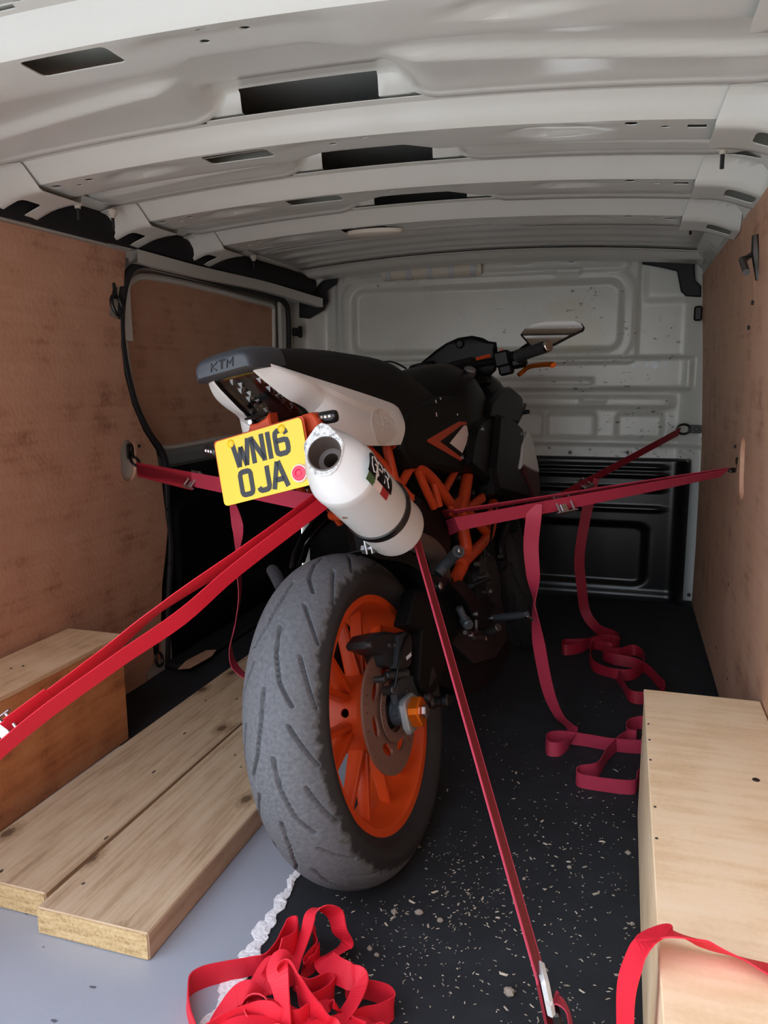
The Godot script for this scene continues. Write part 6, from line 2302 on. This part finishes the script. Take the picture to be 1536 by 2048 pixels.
func straps() -> void:
	# ---- strap from the left lining to the tail of the machine
	var t := thing("tie_down_strap", "dark pink strap from the left oval cut-out, passing behind the number plate", "strap", Vector3.ZERO, "tie-down straps")
	var A := wp(274, 937, 0, -0.80)
	var B := bike_to_world(Vector3(-0.015, 0.405, -0.05))
	var g := G.new()
	var bk := A.lerp(B, 0.40)
	web(g, straight(A, bk, 6), [Vector3.UP], WEB)
	web(g, straight(A + Vector3(0, -0.006, 0), bk + Vector3(0, -0.010, 0), 6), [Vector3.UP], WEB)
	obj("webbing", g, M.strap_deep, t)
	g = G.new()
	web(g, straight(bk, B, 8), [Vector3.UP], WEB)
	obj("webbing", g, M.strap_faded, t)
	buckle(t, bk, (B - A).normalized(), Vector3(0.6, 0.2, 0.7), M.zinc)
	g = G.new()
	var pz := bk.z
	var P := []
	for q in [[455, 985], [466, 1012], [476, 1060], [474, 1110], [480, 1180], [472, 1240], [461, 1290], [466, 1325], [482, 1346], [500, 1356]]:
		P.append(wp(q[0], q[1], 2, pz))
	web(g, spline(P, 5), [Vector3(0.4, 0, 0.9), Vector3(1, 0, 0.1), Vector3(0.2, 0, 1), Vector3(0.5, 0, 1), Vector3(0.1, 0, 1), Vector3(0.5, 0, 1)], WEB * 0.95)
	obj("loose_tail", g, M.strap_faded, t)

	# ---- bright strap from the rear left corner
	t = thing("tie_down_strap", "bright red doubled strap crossing above the timber planks", "strap", Vector3.ZERO, "tie-down straps")
	var E0 := bike_to_world(bp(644, 992, 0.02))
	var E1 := bike_to_world(bp(650, 1004, 0.03))
	var N0 := wp(12, 1457, 0, -0.405)
	var N1 := wp(0, 1500, 0, -0.40)
	var anchor := Vector3(-0.605, 0.10, -0.72)
	var upv := Vector3(0.25, 0.85, 0.35)
	g = G.new()
	var m0 := N0.lerp(E0, 0.45) + Vector3(0, 0.012, 0)
	web(g, spline([N0, N0.lerp(E0, 0.25), m0, N0.lerp(E0, 0.75), E0], 5), [upv, upv, Vector3(0.45, 0.6, 0.55), upv, upv], WEB)
	obj("webbing", g, M.strap_red, t)
	g = G.new()
	web(g, spline([anchor, N1, N1.lerp(E1, 0.3), N1.lerp(E1, 0.52) - Vector3(0, 0.010, 0), N1.lerp(E1, 0.7), E1], 5), [upv, upv, upv, Vector3(0.15, 0.85, 0.3), upv, upv], WEB)
	obj("webbing", g, M.strap_red, t)
	g = G.new()
	web(g, straight(N0.lerp(E0, 0.015) + Vector3(0, 0.003, 0.004), N0.lerp(E0, 0.13) + Vector3(0, 0.003, 0.004), 3), [upv], WEB)
	obj("stitched_fold", g, M.strap_red, t)
	buckle(t, N0.lerp(E0, -0.01), (E0 - N0).normalized(), Vector3(0.45, 0.35, 0.8), M.zinc)
	g = G.new()
	web(g, straight(N0.lerp(E0, -0.03), anchor + Vector3(0, 0.01, 0.01), 4), [upv], WEB)
	obj("webbing", g, M.strap_red, t)

	# ---- strap from the silencer down to the rear, seen edge-on
	t = thing("tie_down_strap", "taut red strap from the silencer to the white buckle at the rear", "strap", Vector3.ZERO, "tie-down straps")
	var S0 := bike_to_world(bp(828, 1062, 0.150))
	var S1 := wp(1080, 1950, 1, 0.135)
	var S2 := wp(1106, 2075, 1, 0.04)
	var view := (S0.lerp(S1, 0.5) - cam_pos).normalized()
	var off := cam_basis.x * 0.0085
	var tw := (view * 0.94 + cam_basis.x * 0.34).normalized()
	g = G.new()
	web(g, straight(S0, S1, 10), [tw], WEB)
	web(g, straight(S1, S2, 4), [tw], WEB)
	obj("webbing", g, M.strap_shaded, t)  # same webbing as the other straps, its shaded face painted darker
	for e in [-1.0, 1.0]:
		g = G.new()
		g.tube(PackedVector3Array([S0 + tw * WEB * 0.5 * e, S1 + tw * WEB * 0.5 * e, S2 + tw * WEB * 0.5 * e]), 0.0019, 6)
		obj("selvedge", g, M.strap_faded, t)
	g = G.new()
	var bdir := (S2 - S1).normalized()
	var Bb := Basis(view.cross(bdir).normalized(), bdir, bdir.cross(view.cross(bdir).normalized()))
	var bc := S1.lerp(S2, 0.22) + cam_basis.x * 0.004
	g.box(bc, Vector3(0.011, 0.058, 0.044), 0.005, Bb)
	var wb := obj("buckle_body", g, M.bike_white, t)
	tag(wb, "white metal buckle", "")
	g = G.new()
	g.cyl(bc - view * 0.0235 + bdir * 0.012, bc - view * 0.0215 + bdir * 0.012, 0.004, 12)
	obj("buckle_rivet", g, M.zinc, wb)
	g = G.new()
	g.box(bc + bdir * 0.034 + cam_basis.x * 0.006, Vector3(0.012, 0.022, 0.038), 0.003, Bb)
	obj("buckle_lever", g, M.dark_steel, wb)
	g = G.new()
	web(g, spline([S1 + off * 0.4, S1.lerp(S2, 0.4) + off, wp(1112, 2000, 1, 0.10), wp(1128, 2014, 1, 0.09), wp(1140, 2050, 1, 0.055), wp(1142, 2090, 1, 0.03)], 5), [view, view, Vector3(0.2, -0.4, -0.9)], WEB * 0.9)
	obj("loose_tail", g, M.strap_faded, t)

	# ---- strap from the right lining to the frame
	t = thing("tie_down_strap", "pink doubled strap from the right oval cut-out to the orange frame", "strap", Vector3.ZERO, "tie-down straps")
	var R0 := wp(1449, 943, 0, 0.795)
	var F0 := bike_to_world(bp(912, 1023, 0.150))
	var F1 := bike_to_world(bp(914, 1048, 0.148))
	var K0 := bike_to_world(bp(880, 1030, 0.070))
	var K1 := bike_to_world(bp(880, 1062, 0.070))
	g = G.new()
	var ua := straight(R0 + Vector3(0, 0.004, 0), F0, 10)
	ua.append_array(straight(F0, K0, 3).slice(1))
	web(g, ua, [Vector3(0.1, 0.35, 0.9)], WEB)
	obj("webbing", g, M.strap_faded, t)
	g = G.new()
	var ub := straight(R0 - Vector3(0, 0.004, 0), F1, 14)
	ub.append_array(straight(F1, K1, 3).slice(1))
	web(g, ub, [Vector3(0.0, 0.5, 0.86), Vector3(0.0, 0.85, 0.5), Vector3(0.05, 0.9, 0.3)], WEB)
	obj("webbing", g, M.strap_faded, t)
	var along := (R0 - F1).normalized()
	var q0 := F1.lerp(R0, 0.40)
	var ray_b := ray(1116, 1016)
	q0 = F1 + along * ((wp(1116, 1016, 2, F1.lerp(R0, 0.42).z) - F1).dot(along))
	buckle(t, q0 + Vector3(0, 0, 0.004), along, Vector3(-0.1, 0.4, 0.9), M.zinc)
	var h0 := F1 + along * ((wp(1060, 1030, 2, F1.lerp(R0, 0.3).z) - F1).dot(along))
	g = G.new()
	P = [h0 + Vector3(0, 0.012, 0.004), h0 + Vector3(0, -0.02, 0.008)]
	for q in [[1062, 1090], [1066, 1150], [1068, 1205], [1078, 1290], [1096, 1380]]:
		P.append(wp(q[0], q[1], 2, lerpf(h0.z, -1.89, clampf((q[1] - 1030) / 420.0, 0, 1))))
	P.append(wp(1118, 1432, 2, -1.89)); 
	for q in [[1143, 1456, 0.03], [1143, 1482, 0.019], [1120, 1498, 0.019], [1096, 1496, 0.019], [1094, 1480, 0.019], [1120, 1474, 0.019], [1170, 1480, 0.019], [1230, 1490, 0.02], [1296, 1492, 0.02], [1320, 1470, 0.02], [1296, 1446, 0.02], [1258, 1450, 0.02], [1254, 1468, 0.02], [1272, 1474, 0.025], [1250, 1476, 0.024], [1216, 1506, 0.019], [1196, 1538, 0.019], [1158, 1546, 0.019], [1158, 1560, 0.019], [1212, 1570, 0.019], [1268, 1574, 0.019], [1275, 1556, 0.019], [1292, 1546, 0.019]]:
		P.append(wp(q[0], q[1], 1, q[2]))
	var sides := []
	for i in P.size():
		if i < 3: sides.append(Vector3(1, 0.1, 0))
		elif i < 4: sides.append(Vector3(0.9, 0, 0.3))
		elif i < 5: sides.append(Vector3(0.2, 0, 1.0))
		elif i < 7: sides.append(Vector3(0.9, 0, 0.4))
		elif i < 9: sides.append(Vector3(0.7, 0.3, 0.6))
		elif i < 10: sides.append(Vector3(0.3, 0.9, 0.2))
		else: sides.append(Vector3(0, 1, 0.15 * sin(i)))
	web(g, spline(P, 6), sides, WEB)
	obj("loose_tail", g, M.strap_faded, t)

	# ---- strap from the bulkhead to the fork
	t = thing("tie_down_strap", "red strap from the bulkhead ring to the front of the motorcycle", "strap", Vector3.ZERO, "tie-down straps")
	var D0 := wp(1359, 863, 2, -3.225)
	var D1 := bike_to_world(Vector3(0.12, 0.17, -1.17))
	g = G.new()
	web(g, straight(D0, D1, 10), [Vector3(0.3, 0.9, 0.2)], WEB)
	obj("webbing", g, M.strap_deep, t)
	var dd := (D1 - D0).normalized()
	var dk := D0.lerp(D1, 0.60)
	buckle(t, D0.lerp(D1, 0.66), dd, Vector3(-0.2, 0.4, 0.8), M.zinc)
	g = G.new()
	P = [dk]
	for q in [[1160, 1100], [1164, 1180], [1172, 1226]]: P.append(wp(q[0], q[1], 2, dk.z - 0.05 * (q[1] - 1000) / 200.0))
	for q in [[1196, 1258, 0.022], [1224, 1270, 0.02], [1236, 1280, 0.019], [1200, 1284, 0.019], [1160, 1288, 0.019], [1126, 1288, 0.019], [1130, 1300, 0.019], [1164, 1294, 0.02], [1196, 1278, 0.022], [1238, 1284, 0.022], [1226, 1296, 0.022], [1188, 1290, 0.021], [1180, 1306, 0.02], [1186, 1330, 0.019], [1216, 1344, 0.019], [1258, 1350, 0.02], [1284, 1336, 0.022], [1287, 1312, 0.024], [1268, 1300, 0.024], [1240, 1306, 0.022], [1206, 1308, 0.021], [1226, 1318, 0.021], [1268, 1326, 0.021], [1296, 1340, 0.02], [1316, 1362, 0.019], [1330, 1376, 0.019], [1322, 1390, 0.019], [1284, 1396, 0.019], [1258, 1390, 0.019], [1246, 1368, 0.019], [1236, 1352, 0.019]]:
		P.append(wp(q[0], q[1], 1, q[2]))
	sides = []
	for i in P.size(): sides.append(Vector3(1, 0.1, 0.1) if i < 4 else (Vector3(0.7, 0.5, 0.4) if i < 6 else Vector3(0.1 * sin(i * 1.7), 1, 0.3 * cos(i * 2.1))))
	web(g, spline(P, 6), sides, WEB)
	obj("loose_tail", g, M.strap_deep, t)

	# ---- heap of webbing in front of the tyre
	t = thing("strap_heap", "bright red webbing heaped in loops on the torn sheet edge", "strap", Vector3.ZERO, "tie-down straps")
	var C := func(x: float, y: float, h: float) -> Vector3: return wp(340 + x * 0.3646, 1700 + y * 0.3646, 1, h)
	var runs := [
		# left loop and its run to the right
		[[[150, 1010, 0.019], [112, 920, 0.019], [96, 820, 0.019], [110, 745, 0.019], [180, 700, 0.019], [300, 668, 0.020], [430, 640, 0.024], [520, 620, 0.03], [575, 560, 0.03], [610, 500, 0.03], [660, 430, 0.035], [705, 425, 0.04], [690, 500, 0.05], [600, 545, 0.06]], 0],
		# tall loop at the back
		[[[640, 760, 0.02], [690, 600, 0.035], [745, 450, 0.065], [775, 350, 0.085], [840, 318, 0.090], [905, 350, 0.075], [930, 440, 0.055], [965, 515, 0.030], [900, 570, 0.024], [848, 600, 0.030], [900, 650, 0.045], [980, 690, 0.055], [1040, 720, 0.06], [1010, 820, 0.05], [940, 920, 0.035], [860, 1010, 0.03]], 1],
		# right loop
		[[[820, 560, 0.02], [790, 620, 0.02], [740, 640, 0.022], [800, 560, 0.03], [790, 500, 0.035], [800, 470, 0.035]], 0],
		[[[960, 760, 0.03], [1080, 765, 0.03], [1190, 800, 0.024], [1225, 860, 0.02], [1160, 905, 0.02], [1060, 925, 0.024], [1000, 960, 0.03], [1080, 1000, 0.03]], 0],
		# wide band over the top of the heap
		[[[640, 1060, 0.03], [625, 900, 0.06], [600, 720, 0.095], [590, 620, 0.105], [640, 610, 0.11], [690, 680, 0.10], [740, 780, 0.08], [800, 880, 0.06], [870, 960, 0.045], [900, 1040, 0.04]], 2],
		# low arcs in front
		[[[250, 960, 0.02], [300, 880, 0.03], [380, 790, 0.045], [480, 790, 0.055], [560, 830, 0.05], [640, 870, 0.045], [720, 900, 0.04], [790, 880, 0.04], [880, 850, 0.04], [930, 880, 0.04]], 2],
		[[[220, 1000, 0.02], [330, 940, 0.03], [470, 900, 0.04], [560, 900, 0.05], [610, 930, 0.05], [700, 940, 0.05], [760, 900, 0.05]], 0],
		[[[470, 740, 0.03], [540, 640, 0.05], [580, 700, 0.05], [520, 760, 0.04], [460, 800, 0.04], [420, 880, 0.035], [520, 960, 0.03], [680, 1000, 0.03]], 2],
		[[[680, 720, 0.04], [760, 760, 0.035], [860, 730, 0.03], [900, 760, 0.03], [850, 820, 0.03], [760, 850, 0.03], [700, 800, 0.03]], 0],
		[[[260, 1010, 0.03], [400, 960, 0.045], [560, 950, 0.05], [700, 980, 0.05], [860, 960, 0.05], [1000, 930, 0.04], [1120, 960, 0.03], [1150, 1040, 0.02]], 2]]
	for r in runs:
		g = G.new()
		P = []
		for q in r[0]: P.append(C.call(q[0], q[1], q[2]))
		sides = []
		for i in P.size():
			match r[1]:
				0: sides.append(Vector3(0.1 * sin(i), 1, 0.15 * cos(i)))
				1: sides.append(Vector3(0.75, 0.55, 0.35 + 0.2 * sin(i)))
				_: sides.append(Vector3(0.85, 0.25, 0.5 + 0.3 * cos(i * 1.3)))
		web(g, spline(P, 7), sides, WEB)
		obj("webbing_loop", g, M.strap_red, t)

	# ---- loose strap over the pale box
	t = thing("loose_strap", "loose red strap trailing over the edge of the pale plywood box", "strap", Vector3.ZERO, "tie-down straps")
	g = G.new()
	P = [wp(1590, 1962, 1, 0.292), wp(1536, 1938, 1, 0.294), wp(1490, 1920, 1, 0.296), wp(1440, 1902, 1, 0.302), wp(1390, 1880, 1, 0.310), wp(1345, 1866, 1, 0.318), wp(1310, 1868, 1, 0.310)]
	var lz: float = P[-1].z + 0.02
	for q in [[1286, 1892], [1266, 1930], [1252, 1985], [1250, 2060], [1252, 2140]]:
		P.append(wp(q[0], q[1], 2, lz))
	web(g, spline(P, 7), [Vector3(0, 0.1, 1), Vector3(0.2, 0.5, 0.9), Vector3(0.2, 0.75, 0.7), Vector3(0.1, 0.3, 1.0), Vector3(0.4, 0.5, 0.9), Vector3(0.5, 0.2, 0.9), Vector3(0.5, 0.0, 0.9)], WEB)
	obj("webbing", g, M.strap_red, t)

# ---------------------------------------------------------------- sweepings on the mat
func debris() -> void:
	var R := RandomNumberGenerator.new()
	R.seed = 77
	mat("chip", c8(196, 176, 146), 0.85)
	mat("grit", c8(150, 140, 128), 0.9)
	mat("pebble_stone", c8(140, 126, 112), 0.9)
	M.chip.vertex_color_use_as_albedo = true
	var g := G.new()
	var tries := 0
	var n := 0
	while n < 1100 and tries < 12000:
		tries += 1
		var px := R.randf_range(640, 1300)
		var py := R.randf_range(1380, 2060)
		var d := 0.25
		d += 1.2 * exp(-(pow((px - 880) / 150.0, 2) + pow((py - 1800) / 120.0, 2)))
		d += 0.5 * exp(-(pow((px - 1180) / 110.0, 2) + pow((py - 1680) / 120.0, 2)))
		if px < 900 and py < 1500: d = 0.0
		if R.randf() > d: continue
		var p := wp(px, py, 1, 0.001)
		if p.x > 0.598 or (p.x < 0.05 and p.z > -1.3): continue
		if Vector2(p.x - 0.12, p.z + 1.27).length() < 0.10: continue
		var s := R.randf_range(0.0005, 0.0013) * (2.0 if R.randf() < 0.08 else 1.0)
		var l := s * R.randf_range(1.0, 3.6)
		var k := R.randf_range(0.35, 1.0)
		g.col = Color(0.55 * k, 0.45 * k, 0.34 * k)
		var b := Basis(Vector3.UP, R.randf() * TAU) * Basis(Vector3.RIGHT, R.randf_range(-0.3, 0.3))
		var c := p + Vector3(0, s * 0.3, 0)
		var v := [c + b * Vector3(-l, 0, -s), c + b * Vector3(l, 0, -s * 0.6), c + b * Vector3(l * 0.7, 0, s), c + b * Vector3(-l * 0.8, 0, s * 0.8), c + b * Vector3(0, s * 0.9, 0)]
		for e in 4: g.tri(v[e], v[4], v[(e + 1) % 4])
		n += 1
	M.chip.albedo_color = Color.WHITE
	var o := obj("wood_chips", g, M.chip, self, 5)
	tag(o, "wood chips and grit scattered on the black mat", "debris", "", "stuff")
	# larger crumbs one can pick out
	var big := [[1018, 1988, 0.010, "dark crumbly clod on the mat near the white buckle"], [788, 1826, 0.006, "pale stone chip on the mat beside the rear tyre"], [838, 1828, 0.008, "flat pale crumb on the mat below the rear tyre"], [880, 1843, 0.006, "leaf shaped crumb on the mat below the rear tyre"], [740, 1900, 0.005, "grey stone chip beside the webbing heap"], [754, 1912, 0.005, "brown stone chip beside the webbing heap"], [1256, 1708, 0.006, "yellowish crumb on the mat beside the pale box"], [1139, 1736, 0.005, "square grey chip in the middle of the mat"], [1264, 1850, 0.005, "round pale pebble near the pale box foot"], [1048, 1759, 0.004, "orange wood splinter beside the taut strap"]]
	for q in big:
		g = G.new()
		var p := wp(q[0], q[1], 1, 0.0)
		var r: float = q[2]
		var rings := []
		for i in 4:
			var ring := PackedVector3Array()
			for j in 8:
				var an := TAU * j / 8.0
				var rr: float = r * [0.8, 1.0, 0.75, 0.3][i] * R.randf_range(0.7, 1.15)
				ring.append(Vector3(cos(an) * rr, r * [0.0, 0.35, 0.8, 1.0][i], sin(an) * rr * 0.8))
			rings.append(ring)
		g.loft(rings)
		var c := obj("stone_crumb", g, M.pebble_stone, self, 15)
		c.position = p + Vector3(0, 0.0005, 0)
		tag(c, q[3], "crumb", "crumbs on the mat")

func _ready() -> void:
	# ---- camera
	cam_basis = aim(deg_to_rad(17.27), deg_to_rad(9.76), deg_to_rad(-0.375))
	var cam := Camera3D.new()
	cam.name = "camera"
	cam.fov = rad_to_deg(2.0 * atan(1024.0 / FPX))
	cam.near = 0.02
	add_child(cam)
	cam.transform = Transform3D(cam_basis, cam_pos)
	cam.current = true
	# ---- bright overcast sky: the only light, through the open back of the van
	var env := Environment.new()
	env.background_mode = Environment.BG_SKY
	var sky := Sky.new()
	var sm := ProceduralSkyMaterial.new()
	sm.sky_top_color = Color(0.78, 0.84, 0.92)
	sm.sky_horizon_color = Color(0.93, 0.93, 0.92)
	sm.ground_bottom_color = Color(0.5, 0.5, 0.49)
	sm.ground_horizon_color = Color(0.75, 0.75, 0.74)
	sm.sky_energy_multiplier = 1.0
	sky.sky_material = sm
	env.sky = sky
	env.tonemap_mode = Environment.TONE_MAPPER_LINEAR
	env.tonemap_exposure = 4.9
	env.sdfgi_enabled = true
	env.ssao_enabled = true
	env.ssil_enabled = true
	# ---- sun from ahead and to the left: it lights the ground outside, never the load space
	var sun := DirectionalLight3D.new()
	sun.name = "sun"
	sun.light_color = Color(1.0, 0.985, 0.96)
	sun.light_energy = 0.9
	sun.light_angular_distance = 2.0
	sun.shadow_enabled = true
	add_child(sun)
	sun.look_at_from_position(Vector3(-2.4, 4, -2.2), Vector3.ZERO)
	var we := WorldEnvironment.new()
	we.name = "surroundings"
	we.environment = env
	add_child(we)
	# ---- the motorcycle's stance, from its rear rim
	var yaw := deg_to_rad(4.57)
	var lean := deg_to_rad(-12.49)
	var fw := Vector3(sin(yaw), 0, -cos(yaw))
	var r0 := Vector3(cos(yaw), 0, sin(yaw))
	var up := Vector3.UP * cos(lean) + r0 * sin(lean)
	var rt := fw.cross(up)
	bike_basis = Basis(rt, up, -fw)
	axle = Vector3(0.128, 0.305, -1.30) - rt * 0.055
	materials()
	van()
	boxes_and_planks()
	motorcycle()
	fittings()
	straps()
	debris()
